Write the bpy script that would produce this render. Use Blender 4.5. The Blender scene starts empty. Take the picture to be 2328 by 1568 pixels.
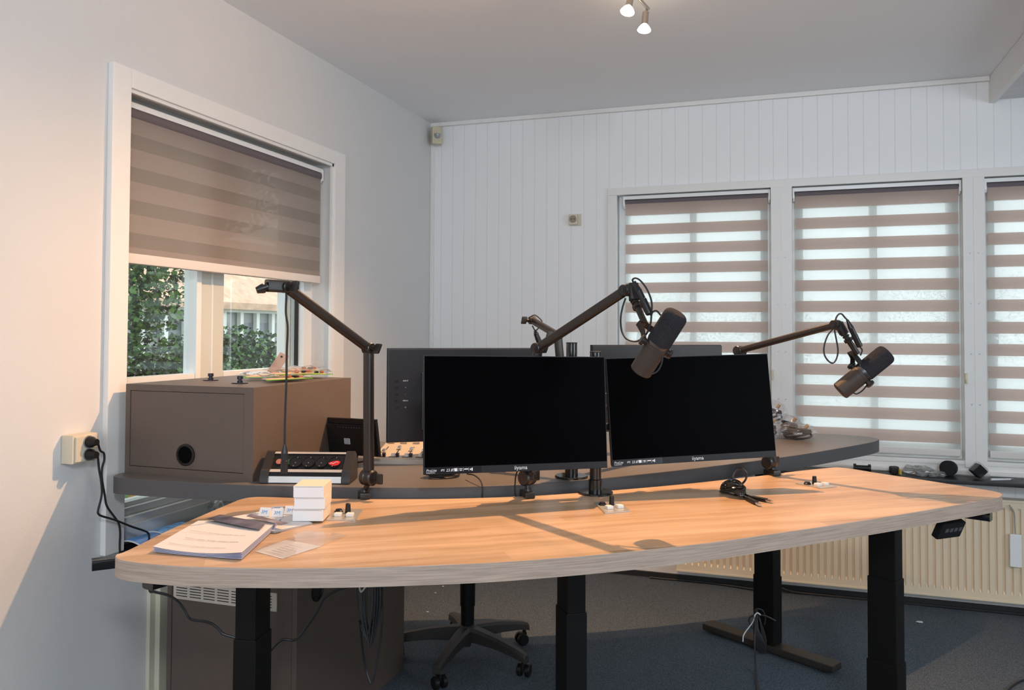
import bpy, bmesh, math, random
from mathutils import Vector, Matrix
R = math.radians
random.seed(7)
sc = bpy.context.scene
col = sc.collection
# ---------------------------------------------------------------- camera
cd = bpy.data.cameras.new('camera'); cam = bpy.data.objects.new('camera', cd); col.objects.link(cam)
cd.sensor_width = 36.0; cd.lens = 1845.98 / 2328 * 36.0; cd.shift_y = -0.03385; cd.clip_start = 0.05; cd.clip_end = 200
cr = Vector((0.94758716, 0.31946828, 0.00431265)); cu = Vector((0.00437481, -0.02647089, 0.99964001)); cf = Vector((-0.31946744, 0.94722717, 0.02648108))
M = Matrix((cr, cu, -cf)).transposed().to_4x4(); M.translation = (2.06393, -4.55876, 1.35)
cam.matrix_world = M; sc.camera = cam
# ---------------------------------------------------------------- view, sky, lights
sc.view_settings.view_transform = 'Standard'; sc.view_settings.look = 'None'; sc.view_settings.gamma = 1.0
sc.view_settings.use_curve_mapping = False; sc.view_settings.exposure = 0.0
sc.cycles.use_denoising = True
sc.cycles.max_bounces = 8; sc.cycles.diffuse_bounces = 5; sc.cycles.transparent_max_bounces = 16
sc.cycles.sample_clamp_indirect = 6.0
sc.cycles.caustics_reflective = False; sc.cycles.caustics_refractive = False
SKY = 2.5
w = bpy.data.worlds.new('sky'); sc.world = w; w.use_nodes = True
bg = w.node_tree.nodes['Background']; bg.inputs[0].default_value = (0.89, 0.955, 0.985, 1); bg.inputs[1].default_value = SKY
def lamp(name, kind, loc, aim, energy, color, **kw):
    l = bpy.data.lights.new(name, kind); o = bpy.data.objects.new(name, l); col.objects.link(o)
    l.energy = energy; l.color = color
    for k, v in kw.items(): setattr(l, k, v)
    o.location = loc; o.rotation_euler = (Vector(aim) - Vector(loc)).to_track_quat('-Z', 'Y').to_euler()
    return o
# added cool fill lamps at unseen openings in wall_front and wall_right
lamp('fill_front', 'AREA', (2.0, -6.42, 1.5), (1.6, 0, 2.6), 20, (0.78, 0.89, 1.0), shape='RECTANGLE', size=2.6, size_y=1.3)
# added cool fill standing in for flash bounced off the ceiling behind the photographer
lamp('bounce_fill', 'AREA', (2.9, -5.7, 2.50), (1.4, -1.2, 0.7), 50, (0.86, 0.92, 1.0), shape='RECTANGLE', size=0.4, size_y=0.3)
lamp('fill_right', 'AREA', (5.12, -3.2, 1.6), (0, -2.6, 2.6), 24, (0.74, 0.87, 1.0), shape='RECTANGLE', size=2.2, size_y=1.2)  # second added fill, aimed up to brighten the ceiling
WARM = (1.0, 0.57, 0.28)
# ---------------------------------------------------------------- materials
MATS = {}
def mat(name, color=(0.5, 0.5, 0.5), rough=0.5, metal=0.0, spec=0.5, bump=0.0, bscale=100.0, var=0.0, vscale=5.0, vstretch=(1, 1, 1), **kw):
    if name in MATS: return MATS[name]
    m = bpy.data.materials.new(name); m.use_nodes = True; nt = m.node_tree; b = nt.nodes['Principled BSDF']
    b.inputs['Base Color'].default_value = (*color, 1); b.inputs['Roughness'].default_value = rough
    b.inputs['Metallic'].default_value = metal; b.inputs['Specular IOR Level'].default_value = spec
    tc = nt.nodes.new('ShaderNodeTexCoord')
    for k, v in kw.items(): b.inputs[k].default_value = v
    if var:
        mp = nt.nodes.new('ShaderNodeMapping'); mp.inputs['Scale'].default_value = vstretch
        nt.links.new(tc.outputs['Object'], mp.inputs[0])
        n = nt.nodes.new('ShaderNodeTexNoise'); n.inputs['Scale'].default_value = vscale; n.inputs['Detail'].default_value = 4
        nt.links.new(mp.outputs[0], n.inputs['Vector'])
        mx = nt.nodes.new('ShaderNodeMix'); mx.data_type = 'RGBA'
        mx.inputs[6].default_value = (*[c * (1 - var) for c in color], 1); mx.inputs[7].default_value = (*[min(1, c * (1 + var)) for c in color], 1)
        rp = nt.nodes.new('ShaderNodeMapRange'); rp.inputs[1].default_value = 0.3; rp.inputs[2].default_value = 0.7
        nt.links.new(n.outputs['Fac'], rp.inputs[0]); nt.links.new(rp.outputs[0], mx.inputs[0]); nt.links.new(mx.outputs[2], b.inputs['Base Color'])
    if bump:
        n2 = nt.nodes.new('ShaderNodeTexNoise'); n2.inputs['Scale'].default_value = bscale; n2.inputs['Detail'].default_value = 3
        nt.links.new(tc.outputs['Object'], n2.inputs['Vector'])
        bp = nt.nodes.new('ShaderNodeBump'); bp.inputs['Strength'].default_value = bump; bp.inputs['Distance'].default_value = 0.002
        nt.links.new(n2.outputs['Fac'], bp.inputs['Height']); nt.links.new(bp.outputs[0], b.inputs['Normal'])
    MATS[name] = m; return m
def emat(name, color, strength):
    m = bpy.data.materials.new(name); m.use_nodes = True; nt = m.node_tree
    b = nt.nodes['Principled BSDF']; b.inputs['Base Color'].default_value = (1, 0.9, 0.75, 1)
    b.inputs['Emission Color'].default_value = (*color, 1); b.inputs['Emission Strength'].default_value = strength
    MATS[name] = m; return m
def thin(name, tint, refl, opac=0.0, opcol=(1, 1, 1), rough=0.02, transl=0.0):
    """thin sheet (glass, clear film, woven mesh): transparent + optional opaque/translucent share + fresnel gloss"""
    m = bpy.data.materials.new(name); m.use_nodes = True; nt = m.node_tree; nt.nodes.clear()
    out = nt.nodes.new('ShaderNodeOutputMaterial'); tr = nt.nodes.new('ShaderNodeBsdfTransparent'); tr.inputs[0].default_value = (*tint, 1)
    cur = tr
    if opac > 0:
        df = nt.nodes.new('ShaderNodeBsdfDiffuse'); df.inputs[0].default_value = (*opcol, 1)
        top = df
        if transl > 0:
            tl = nt.nodes.new('ShaderNodeBsdfTranslucent'); tl.inputs[0].default_value = (*opcol, 1)
            a = nt.nodes.new('ShaderNodeMixShader'); a.inputs[0].default_value = transl
            nt.links.new(df.outputs[0], a.inputs[1]); nt.links.new(tl.outputs[0], a.inputs[2]); top = a
        b = nt.nodes.new('ShaderNodeMixShader'); b.inputs[0].default_value = opac
        nt.links.new(tr.outputs[0], b.inputs[1]); nt.links.new(top.outputs[0], b.inputs[2]); cur = b
    if refl > 0:
        gl = nt.nodes.new('ShaderNodeBsdfGlossy'); gl.inputs['Roughness'].default_value = rough
        fr = nt.nodes.new('ShaderNodeLayerWeight'); fr.inputs[0].default_value = 0.5
        pw = nt.nodes.new('ShaderNodeMath'); pw.operation = 'POWER'; pw.inputs[1].default_value = 5.0; nt.links.new(fr.outputs['Facing'], pw.inputs[0])
        ad = nt.nodes.new('ShaderNodeMath'); ad.operation = 'ADD'; ad.inputs[1].default_value = 0.04; nt.links.new(pw.outputs[0], ad.inputs[0])
        mu = nt.nodes.new('ShaderNodeMath'); mu.operation = 'MULTIPLY'; mu.inputs[1].default_value = refl; mu.use_clamp = True
        nt.links.new(ad.outputs[0], mu.inputs[0])
        c = nt.nodes.new('ShaderNodeMixShader'); nt.links.new(mu.outputs[0], c.inputs[0])
        nt.links.new(cur.outputs[0], c.inputs[1]); nt.links.new(gl.outputs[0], c.inputs[2]); cur = c
    nt.links.new(cur.outputs[0], out.inputs[0]); MATS[name] = m; return m
# ---------------------------------------------------------------- mesh helpers
def V(*a): return Vector(a)
def frame(x, y=None, z=None):
    """rotation matrix from axes (columns)"""
    return Matrix((x, y, z)).transposed()
def axes(d, hint=(0, 0, 1)):
    d = Vector(d).normalized(); h = Vector(hint)
    if abs(d.dot(h.normalized())) > 0.98: h = Vector((1, 0, 0)) if abs(d.x) < 0.9 else Vector((0, 1, 0))
    s = d.cross(h).normalized(); u = s.cross(d).normalized()
    return s, u, d
def box(bm, c, s, rot=None, bev=0.0, mi=0, seg=2):
    g = bmesh.ops.create_cube(bm, size=1.0); vs = g['verts']
    for v in vs:
        p = Vector((v.co.x * s[0], v.co.y * s[1], v.co.z * s[2]))
        if rot is not None: p = rot @ p
        v.co = p + Vector(c)
    fs = set(f for v in vs for f in v.link_faces)
    for f in fs: f.material_index = mi
    if bev > 0:
        for f in fs: f.normal_update()
        for v in vs: v.normal_update()
        es = list(set(e for v in vs for e in v.link_edges))
        r = bmesh.ops.bevel(bm, geom=es, offset=bev, segments=seg, affect='EDGES', profile=0.6)
        for f in r['faces']: f.material_index = mi
def rz(a): return Matrix.Rotation(a, 3, 'Z')
def bb(bm, lo, hi, bev=0.0, mi=0):
    box(bm, [(a + b) / 2 for a, b in zip(lo, hi)], [abs(b - a) for a, b in zip(lo, hi)], bev=bev, mi=mi)
def ring(bm, c, s, u, rx, ry, n, sq=2.0):
    out = []
    for i in range(n):
        t = 2 * math.pi * i / n; cx, sx = math.cos(t), math.sin(t)
        if sq != 2.0: cx = math.copysign(abs(cx) ** (2 / sq), cx); sx = math.copysign(abs(sx) ** (2 / sq), sx)
        out.append(bm.verts.new(c + s * (cx * rx) + u * (sx * ry)))
    return out
def bridge(bm, a, b, mi=0, smooth=True):
    n = len(a)
    for i in range(n):
        f = bm.faces.new((a[i], a[(i + 1) % n], b[(i + 1) % n], b[i])); f.material_index = mi; f.smooth = smooth
def cap(bm, a, mi=0, flip=False):
    f = bm.faces.new(a if not flip else list(reversed(a))); f.material_index = mi; f.smooth = False
def cyl(bm, p0, p1, r0, r1=None, n=24, mi=0, caps=True):
    p0, p1 = Vector(p0), Vector(p1); r1 = r0 if r1 is None else r1
    s, u, d = axes(p1 - p0)
    a = ring(bm, p0, s, u, r0, r0, n); b = ring(bm, p1, s, u, r1, r1, n); bridge(bm, a, b, mi)
    if caps: cap(bm, a, mi, True); cap(bm, b, mi)
def lathe(bm, p0, d, prof, n=28, mi=0, hint=(0, 0, 1)):
    """profile [(dist along d, radius)] revolved round the line p0 + t d; profile may hold a third value: material index"""
    p0 = Vector(p0); s, u, d = axes(d, hint); prev = None
    for k, q in enumerate(prof):
        t, r = q[0], max(q[1], 1e-5); m_ = q[2] if len(q) > 2 else mi
        cur = ring(bm, p0 + d * t, s, u, r, r, n)
        if prev: bridge(bm, prev, cur, m_)
        else: cap(bm, cur, m_, True)
        prev = cur
    cap(bm, prev, m_)
def bar(bm, p0, p1, w, h, hint=(0, 0, 1), n=20, sq=3.0, mi=0):
    """rounded profile bar: width w along the side axis, h along the up axis"""
    p0, p1 = Vector(p0), Vector(p1); s, u, d = axes(p1 - p0, hint)
    a = ring(bm, p0, s, u, w / 2, h / 2, n, sq); b = ring(bm, p1, s, u, w / 2, h / 2, n, sq); bridge(bm, a, b, mi); cap(bm, a, mi, True); cap(bm, b, mi)
def spline(pts, k=8, closed=False):
    P = [Vector(p) for p in pts]; n = len(P); out = []
    if n < 3 and not closed: return P
    rng = range(n) if closed else range(n - 1)
    for i in rng:
        p0 = P[(i - 1) % n] if closed or i > 0 else P[0] * 2 - P[1]
        p1, p2 = P[i], P[(i + 1) % n]
        p3 = P[(i + 2) % n] if closed or i + 2 < n else P[-1] * 2 - P[-2]
        for j in range(k):
            t = j / k
            out.append(0.5 * ((2 * p1) + (p2 - p0) * t + (2 * p0 - 5 * p1 + 4 * p2 - p3) * t * t + (3 * p1 - p0 - 3 * p2 + p3) * t ** 3))
    if not closed: out.append(P[-1])
    return out
def tube(bm, pts, r, n=8, k=8, closed=False, mi=0):
    P = spline(pts, k, closed)
    Q = [P[0]]
    for p in P[1:]:
        if (p - Q[-1]).length > 1e-5: Q.append(p)
    P = Q; prev = None; u = None; first = None
    for i, p in enumerate(P):
        d = (P[min(i + 1, len(P) - 1)] - P[max(i - 1, 0)])
        if closed: d = P[(i + 1) % len(P)] - P[i - 1]
        d.normalize()
        if u is None: s, u, d = axes(d, (0.2, 0.1, 1))
        else:
            u = (u - d * u.dot(d)).normalized(); s = d.cross(u)
        cur = ring(bm, p, s, u, r, r, n)
        if prev: bridge(bm, prev, cur, mi)
        else: first = cur
        prev = cur
    if closed: bridge(bm, prev, first, mi)
    else: cap(bm, first, mi, True); cap(bm, prev, mi)
def ball(bm, c, r, sub=2, sc_=(1, 1, 1), mi=0):
    g = bmesh.ops.create_icosphere(bm, subdivisions=sub, radius=1.0)
    for v in g['verts']: v.co = Vector((v.co.x * r * sc_[0], v.co.y * r * sc_[1], v.co.z * r * sc_[2])) + Vector(c)
    for f in set(f for v in g['verts'] for f in v.link_faces): f.material_index = mi; f.smooth = True
def slab(bm, outline, z0, z1, bev=0.0, mtop=0, mside=0):
    """flat slab with an outline [(x, y)]"""
    n = len(outline); inn = outline
    lv = [bm.verts.new((x, y, z0)) for x, y in outline]; hv = [bm.verts.new((x, y, z1 - bev)) for x, y in outline]
    for i in range(n):
        f = bm.faces.new((lv[i], lv[(i + 1) % n], hv[(i + 1) % n], hv[i])); f.material_index = mside; f.smooth = True
    cap(bm, lv, mside, True)
    if bev > 0:
        cx = sum(p[0] for p in outline) / n; cy = sum(p[1] for p in outline) / n; tv = []
        for i in range(n):
            a, b, c = Vector(outline[i - 1]), Vector(outline[i]), Vector(outline[(i + 1) % n]); t = (c - a).normalized(); nn = Vector((-t.y, t.x))
            tv.append(bm.verts.new((b.x + nn.x * bev, b.y + nn.y * bev, z1)))
        for i in range(n):
            f = bm.faces.new((hv[i], hv[(i + 1) % n], tv[(i + 1) % n], tv[i])); f.material_index = mside
        cap(bm, tv, mtop)
    else: cap(bm, hv, mtop)
def text(bm, s, origin, right, up, size, mi=0, off=0.0006, italic=0.0, align='LEFT'):
    cv = bpy.data.curves.new('t', 'FONT'); cv.body = s; cv.size = size; cv.align_x = align; cv.shear = italic; cv.resolution_u = 2
    o = bpy.data.objects.new('t', cv); col.objects.link(o)
    me = bpy.data.meshes.new_from_object(o.evaluated_get(bpy.context.evaluated_depsgraph_get()))
    right, up = Vector(right).normalized(), Vector(up).normalized(); nn = right.cross(up); off_ = len(bm.verts)
    vs = [bm.verts.new(Vector(origin) + right * v.co.x + up * v.co.y + nn * off) for v in me.vertices]
    for p in me.polygons:
        try: f = bm.faces.new([vs[i] for i in p.vertices]); f.material_index = mi
        except ValueError: pass
    bpy.data.objects.remove(o); bpy.data.curves.remove(cv); bpy.data.meshes.remove(me)
# ---------------------------------------------------------------- object helpers
def obj(name, bm, m, parent=None, label=None, ang=38, recalc=True, wn=True):
    """one mesh object; geometry is given in world coordinates (or in the parent's frame when the parent was made with local=True)"""
    if recalc: bmesh.ops.recalc_face_normals(bm, faces=bm.faces)
    for e in bm.edges:
        if len(e.link_faces) == 2: e.smooth = e.calc_face_angle(0) < R(ang)
    for f in bm.faces: f.smooth = True
    base = Vector((0, 0, 0)); p = parent
    if p is not None:
        q = p; chain = Vector((0, 0, 0))
        while q is not None:
            if q.get('_local'): chain = None; break
            chain += q.location; q = q.parent
        base = chain if chain is not None else Vector((0, 0, 0))
    else:
        if bm.verts:
            lo = Vector([min(v.co[i] for v in bm.verts) for i in range(3)]); hi = Vector([max(v.co[i] for v in bm.verts) for i in range(3)])
            base = Vector(((lo.x + hi.x) / 2, (lo.y + hi.y) / 2, lo.z))
    if base.length > 0: bmesh.ops.translate(bm, verts=bm.verts, vec=-base)
    me = bpy.data.meshes.new(name); bm.to_mesh(me); bm.free()
    for x in (m if isinstance(m, (list, tuple)) else [m]): me.materials.append(x)
    o = bpy.data.objects.new(name, me); col.objects.link(o)
    if parent is None: o.location = base
    else: o.parent = parent
    if wn:
        md = o.modifiers.new('weighted normals', 'WEIGHTED_NORMAL'); md.keep_sharp = True
    if label: o['label'] = label
    return o
def tag(o, label, cat, group=None, kind=None):
    o['label'] = label; o['category'] = cat
    if group: o['group'] = group
    if kind: o['kind'] = kind
    return o
def thing(name, label, cat, loc=(0, 0, 0), group=None, local=False, rot=None, kind=None):
    o = bpy.data.objects.new(name, None); col.objects.link(o); o.location = loc; o.empty_display_size = 0.05
    if rot is not None: o.rotation_euler = rot
    if local: o['_local'] = 1
    tag(o, label, cat, group, kind); return o
def struct(name, bm, m, label=None):
    o = obj(name, bm, m); o['kind'] = 'structure'
    if label: o['label'] = label
    return o
def B(): return bmesh.new()
U35 = V(math.cos(R(35)), math.sin(R(35)), 0); N35 = V(-math.sin(R(35)), math.cos(R(35)), 0)
# ================================================================ the room
paint = mat('wall_paint', (0.65, 0.645, 0.64), 0.75, bump=0.35, bscale=220, var=0.012, vscale=3)
ceil_m = mat('ceiling_paint', (0.86, 0.88, 0.91), 0.85, bump=0.15, bscale=150)
white = mat('white_lacquer', (0.78, 0.77, 0.75), 0.4, bump=0.04, bscale=60)
white2 = mat('white_frame', (0.80, 0.82, 0.82), 0.3)
def plank_mat():
    m = mat('white_planks', (0.83, 0.84, 0.85), 0.5); nt = m.node_tree; b = nt.nodes['Principled BSDF']
    tc = nt.nodes.new('ShaderNodeTexCoord'); sp = nt.nodes.new('ShaderNodeSeparateXYZ'); nt.links.new(tc.outputs['Object'], sp.inputs[0])
    dv = nt.nodes.new('ShaderNodeMath'); dv.operation = 'MULTIPLY'; dv.inputs[1].default_value = 1 / 0.0745; nt.links.new(sp.outputs['X'], dv.inputs[0])
    fr = nt.nodes.new('ShaderNodeMath'); fr.operation = 'FRACT'; nt.links.new(dv.outputs[0], fr.inputs[0])
    pp = nt.nodes.new('ShaderNodeMath'); pp.operation = 'PINGPONG'; pp.inputs[1].default_value = 0.5; nt.links.new(fr.outputs[0], pp.inputs[0])
    mr = nt.nodes.new('ShaderNodeMapRange'); mr.inputs[1].default_value = 0.0; mr.inputs[2].default_value = 0.035; nt.links.new(pp.outputs[0], mr.inputs[0])
    bp = nt.nodes.new('ShaderNodeBump'); bp.inputs['Strength'].default_value = 0.35; bp.inputs['Distance'].default_value = 0.0015
    nt.links.new(mr.outputs[0], bp.inputs['Height']); nt.links.new(bp.outputs[0], b.inputs['Normal'])
    mx = nt.nodes.new('ShaderNodeMix'); mx.data_type = 'RGBA'; mx.inputs[6].default_value = (0.68, 0.68, 0.68, 1); mx.inputs[7].default_value = (0.83, 0.84, 0.85, 1)
    nt.links.new(mr.outputs[0], mx.inputs[0]); nt.links.new(mx.outputs[2], b.inputs['Base Color']); return m
planks = plank_mat()
def carpet():
    m = mat('carpet', (0.10, 0.125, 0.15), 0.95, spec=0.1, bump=0.9, bscale=420); nt = m.node_tree; b = nt.nodes['Principled BSDF']
    tc = nt.nodes.new('ShaderNodeTexCoord'); n = nt.nodes.new('ShaderNodeTexNoise'); n.inputs['Scale'].default_value = 210; n.inputs['Detail'].default_value = 5; n.inputs['Roughness'].default_value = 0.7
    nt.links.new(tc.outputs['Object'], n.inputs['Vector'])
    r = nt.nodes.new('ShaderNodeValToRGB'); r.color_ramp.elements[0].position = 0.36; r.color_ramp.elements[0].color = (0.027, 0.050, 0.074, 1)
    r.color_ramp.elements[1].position = 0.66; r.color_ramp.elements[1].color = (0.165, 0.182, 0.205, 1)
    nt.links.new(n.outputs['Fac'], r.inputs[0]); nt.links.new(r.outputs[0], b.inputs['Base Color']); return m
bm = B(); bb(bm, (-0.3, -6.5, -0.12), (5.2, 0.3, 0)); struct('floor', bm, carpet())
bm = B(); bb(bm, (-0.3, -6.5, 2.63), (5.2, 0.3, 2.75)); struct('ceiling', bm, ceil_m)
# left wall with its window opening (y -2.44 .. -1.16, z 0.63 .. 2.15)
Y0, Y1, Z0, Z1 = -2.44, -1.16, 0.62, 2.15
bm = B(); bb(bm, (-0.28, -6.5, 0), (0, Y0, 2.63)); bb(bm, (-0.28, Y1, 0), (0, 0.3, 2.63)); bb(bm, (-0.28, Y0, 0), (0, Y1, Z0)); bb(bm, (-0.28, Y0, Z1), (0, Y1, 2.63))
struct('wall_left', bm, paint)
# back wall, painted tongue and groove boards, opening x 1.15 .. 4.0, z 0.70 .. 2.13
bm = B(); bb(bm, (0, 0, 0), (1.15, 0.2, 2.63)); bb(bm, (4.0, 0, 0), (5.2, 0.2, 2.63)); bb(bm, (1.15, 0, 0), (4.0, 0.2, 0.70)); bb(bm, (1.15, 0, 2.13), (4.0, 0.2, 2.63))
o = struct('wall_back', bm, planks)
bm = B(); bb(bm, (5.2, -6.5, 0), (5.3, -4.4, 2.63)); bb(bm, (5.2, -2.0, 0), (5.3, 0.3, 2.63)); bb(bm, (5.2, -4.4, 0), (5.3, -2.0, 0.9)); bb(bm, (5.2, -4.4, 2.3), (5.3, -2.0, 2.63)); struct('wall_right', bm, paint)
bm = B(); bb(bm, (0, -6.6, 0), (0.6, -6.5, 2.63)); bb(bm, (3.4, -6.6, 0), (5.2, -6.5, 2.63)); bb(bm, (0.6, -6.6, 0), (3.4, -6.5, 0.8)); bb(bm, (0.6, -6.6, 2.2), (3.4, -6.5, 2.63)); struct('wall_front', bm, paint)
# lowered boarded ceiling strip with its fascia, right
bm = B(); bb(bm, (3.055, -6.4, 2.512), (5.15, -0.002, 2.628), mi=1); bb(bm, (3.028, -6.4, 2.497), (3.055, -0.002, 2.628), mi=0)
def board_ceiling():
    m = mat('ceiling_boards', (0.62, 0.63, 0.65), 0.5); nt = m.node_tree; b = nt.nodes['Principled BSDF']
    tc = nt.nodes.new('ShaderNodeTexCoord'); sp = nt.nodes.new('ShaderNodeSeparateXYZ'); nt.links.new(tc.outputs['Object'], sp.inputs[0])
    dv = nt.nodes.new('ShaderNodeMath'); dv.operation = 'MULTIPLY'; dv.inputs[1].default_value = 1 / 0.09; nt.links.new(sp.outputs['Y'], dv.inputs[0])
    pp = nt.nodes.new('ShaderNodeMath'); pp.operation = 'PINGPONG'; pp.inputs[1].default_value = 0.5; nt.links.new(dv.outputs[0], pp.inputs[0])
    mr = nt.nodes.new('ShaderNodeMapRange'); mr.inputs[2].default_value = 0.06; nt.links.new(pp.outputs[0], mr.inputs[0])
    bp = nt.nodes.new('ShaderNodeBump'); bp.inputs['Strength'].default_value = 0.8; bp.inputs['Distance'].default_value = 0.004
    nt.links.new(mr.outputs[0], bp.inputs['Height']); nt.links.new(bp.outputs[0], b.inputs['Normal']); return m
struct('ceiling_lowered', bm, [white, board_ceiling()])
# cove trim and corner bead on the back wall, baseboards, black strip standing in for the dark gap at the carpet
bm = B(); bb(bm, (0.0, -0.022, 2.605), (3.028, 0.0, 2.63), bev=0.004); struct('trim_1', bm, white)
bm = B(); bb(bm, (0.0, -0.022, 0.0), (0.022, 0.0, 2.605), bev=0.005); struct('trim_2', bm, white)
bm = B(); bb(bm, (0.02, -0.014, 0.028), (5.15, 0.0, 0.085)); struct('baseboard_back', bm, white)
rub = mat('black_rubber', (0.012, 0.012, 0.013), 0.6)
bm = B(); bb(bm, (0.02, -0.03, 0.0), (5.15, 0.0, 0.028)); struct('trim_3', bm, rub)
# ---------------------------------------------------------------- window_1, left wall
bm = B()
for lo, hi in (((0, -2.518, 0.635), (0.022, Y0, 2.214)), ((0, Y1, 0.635), (0.022, -1.066, 2.214)), ((0, Y0, Z1), (0.022, Y1, 2.214))): bb(bm, lo, hi, bev=0.003)
bb(bm, (0.0, Y1 - 0.012, 0.63), (0.012, Y1, Z1)); bb(bm, (0.0, Y0, Z1 - 0.012), (0.012, Y1, Z1))
struct('trim_4', bm, white)
w1 = thing('window_1', 'large left window with white frame above the garden hedge', 'window', (-0.15, -1.8, 0.73), kind='structure')
del w1['category']
bm = B()
# outer frame
bb(bm, (-0.17, Y0, 0.715), (-0.10, Y0 + 0.035, Z1), bev=0.003); bb(bm, (-0.17, Y1 - 0.07, 0.715), (-0.10, Y1, Z1), bev=0.003)
bb(bm, (-0.17, Y0 + 0.035, Z1 - 0.07), (-0.10, Y1 - 0.07, Z1))
bb(bm, (-0.168, Y0 + 0.035, 0.715), (-0.086, Y1 - 0.07, 0.738)); bb(bm, (-0.165, Y0 + 0.035, 0.738), (-0.11, Y1 - 0.07, 0.752))
bb(bm, (-0.165, -1.962, 0.752), (-0.105, -1.935, Z1 - 0.07)); bb(bm, (-0.166, -1.935, 0.752), (-0.115, -1.79, Z1 - 0.07), mi=1); bb(bm, (-0.1155, -1.866, 0.752), (-0.112, -1.858, Z1 - 0.07))
bb(bm, (-0.164, Y0 + 0.035, 1.155), (-0.111, -1.962, 1.183)); bb(bm, (-0.164, -1.79, 1.155), (-0.111, Y1 - 0.07, 1.183))
bb(bm, (-0.22, Y1 - 0.11, 0.70), (-0.175, Y1 - 0.02, Z1)); bb(bm, (-0.29, Y0, 0.64), (-0.171, Y1 - 0.15, 0.68))
obj('window_frame', bm, [white2, mat('mullion_grey', (0.62, 0.63, 0.58), 0.5)], w1)
bm = B(); bb(bm, (-0.146, Y1 - 0.078, 0.80), (-0.128, Y1 - 0.070, 2.08)); bb(bm, (-0.135, -1.79, 0.80), (-0.125, -1.786, 2.08)); obj('gasket', bm, rub, w1)
glass = thin('glass', (0.90, 0.95, 0.94), 3.2)
bm = B(); f_ = bm.faces.new([bm.verts.new(p) for p in ((-0.143, Y0 + 0.03, 0.745), (-0.143, Y1 - 0.07, 0.745), (-0.143, Y1 - 0.07, 2.09), (-0.143, Y0 + 0.03, 2.09))]); obj('pane', bm, glass, w1)
# reveal lining, inner ledge below the frame and the dark stone sill
bm = B(); bb(bm, (-0.10, Y0, 0.62), (-0.045, Y1, 0.69), bev=0.003); bb(bm, (-0.10, Y0, 0.69), (-0.06, Y1, 0.714), bev=0.002); struct('trim_5', bm, white)
stone = mat('dark_sill', (0.014, 0.014, 0.016), 0.45, var=0.3, vscale=60)
bm = B(); bb(bm, (-0.045, Y0, 0.62), (0.035, Y1, 0.632), bev=0.003); struct('trim_6', bm, stone)
bm = B(); bb(bm, (0.0, -2.29, 0.0), (0.035, -2.222, 0.60), bev=0.004); bb(bm, (0.0, -2.315, 0.0), (0.016, -2.29, 0.60), bev=0.003); struct('trim_7', bm, mat('cream_trim', (0.66, 0.62, 0.50), 0.5))
# ---------------------------------------------------------------- windows 2-4, back wall
bm = B()
bb(bm, (1.104, -0.018, 2.128), (4.05, 0.0, 2.17), bev=0.003); bb(bm, (1.104, -0.018, 0.66), (1.158, 0.0, 2.128), bev=0.003)
bb(bm, (1.104, -0.030, 0.655), (4.05, 0.0, 0.672), bev=0.003); bb(bm, (1.15, -0.012, 0.70), (4.0, 0.06, 0.722), bev=0.003); bb(bm, (1.104, -0.006, 0.672), (4.05, 0.0, 0.70))
struct('trim_8', bm, white)
for k, (a, b_) in enumerate(((1.99, 2.098), (2.902, 3.0))):
    bm = B(); bb(bm, (a, -0.02, 0.69), (b_, 0.15, 2.13), bev=0.003); bb(bm, ((a + b_) / 2 - 0.002, -0.022, 0.69), ((a + b_) / 2 + 0.002, -0.018, 2.13))
    for z in (1.0, 1.25, 1.5, 1.75):
        for q in (-0.018, 0.018): cyl(bm, ((a + b_) / 2 + q, -0.0215, z), ((a + b_) / 2 + q, -0.0195, z), 0.004, n=10, mi=1)
    struct('trim_%d' % (9 + k), bm, [white, mat('screw_grey', (0.45, 0.45, 0.45), 0.4, 0.3)])
WX = ((1.158, 1.99), (2.098, 2.902), (3.0, 4.0))
for k, (a, b_) in enumerate(WX):
    wn = thing('window_%d' % (k + 2), ('left', 'middle', 'right')[k] + ' bright window behind the zebra blinds of the boarded wall', 'window', ((a + b_) / 2, 0.1, 0.72), kind='structure'); del wn['category']
    bm = B(); f = 0.055
    bb(bm, (a, 0.05, 0.72), (a + f, 0.12, 2.13), bev=0.003); bb(bm, (b_ - f, 0.05, 0.72), (b_, 0.12, 2.13), bev=0.003); bb(bm, (a + f, 0.05, 0.72), (b_ - f, 0.12, 0.79)); bb(bm, (a + f, 0.05, 2.05), (b_ - f, 0.12, 2.13))
    c_ = (a + b_) / 2; bb(bm, (c_ - 0.018, 0.06, 0.79), (c_ + 0.018, 0.11, 2.05), bev=0.003)
    obj('window_frame', bm, white2, wn)
    bm = B(); f_ = bm.faces.new([bm.verts.new(p) for p in ((a + 0.04, 0.09, 0.78), (b_ - 0.04, 0.09, 0.78), (b_ - 0.04, 0.09, 2.06), (a + 0.04, 0.09, 2.06))]); obj('pane', bm, thin('glass_clear', (0.95, 0.98, 0.98), 1.0) if 'glass_clear' not in MATS else MATS['glass_clear'], wn)
    if k < 2:
        bm = B(); box(bm, (b_ + 0.006, -0.03, 1.13), (0.012, 0.018, 0.05), bev=0.004); box(bm, (b_ + 0.006, -0.045, 1.115), (0.010, 0.015, 0.022), bev=0.004); obj('handle', bm, mat('cream_plastic', (0.66, 0.58, 0.42), 0.4), wn)
bm = B(); bb(bm, (1.05, -0.19, 0.632), (4.2, -0.0305, 0.652), bev=0.004); struct('trim_11', bm, stone)
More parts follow.
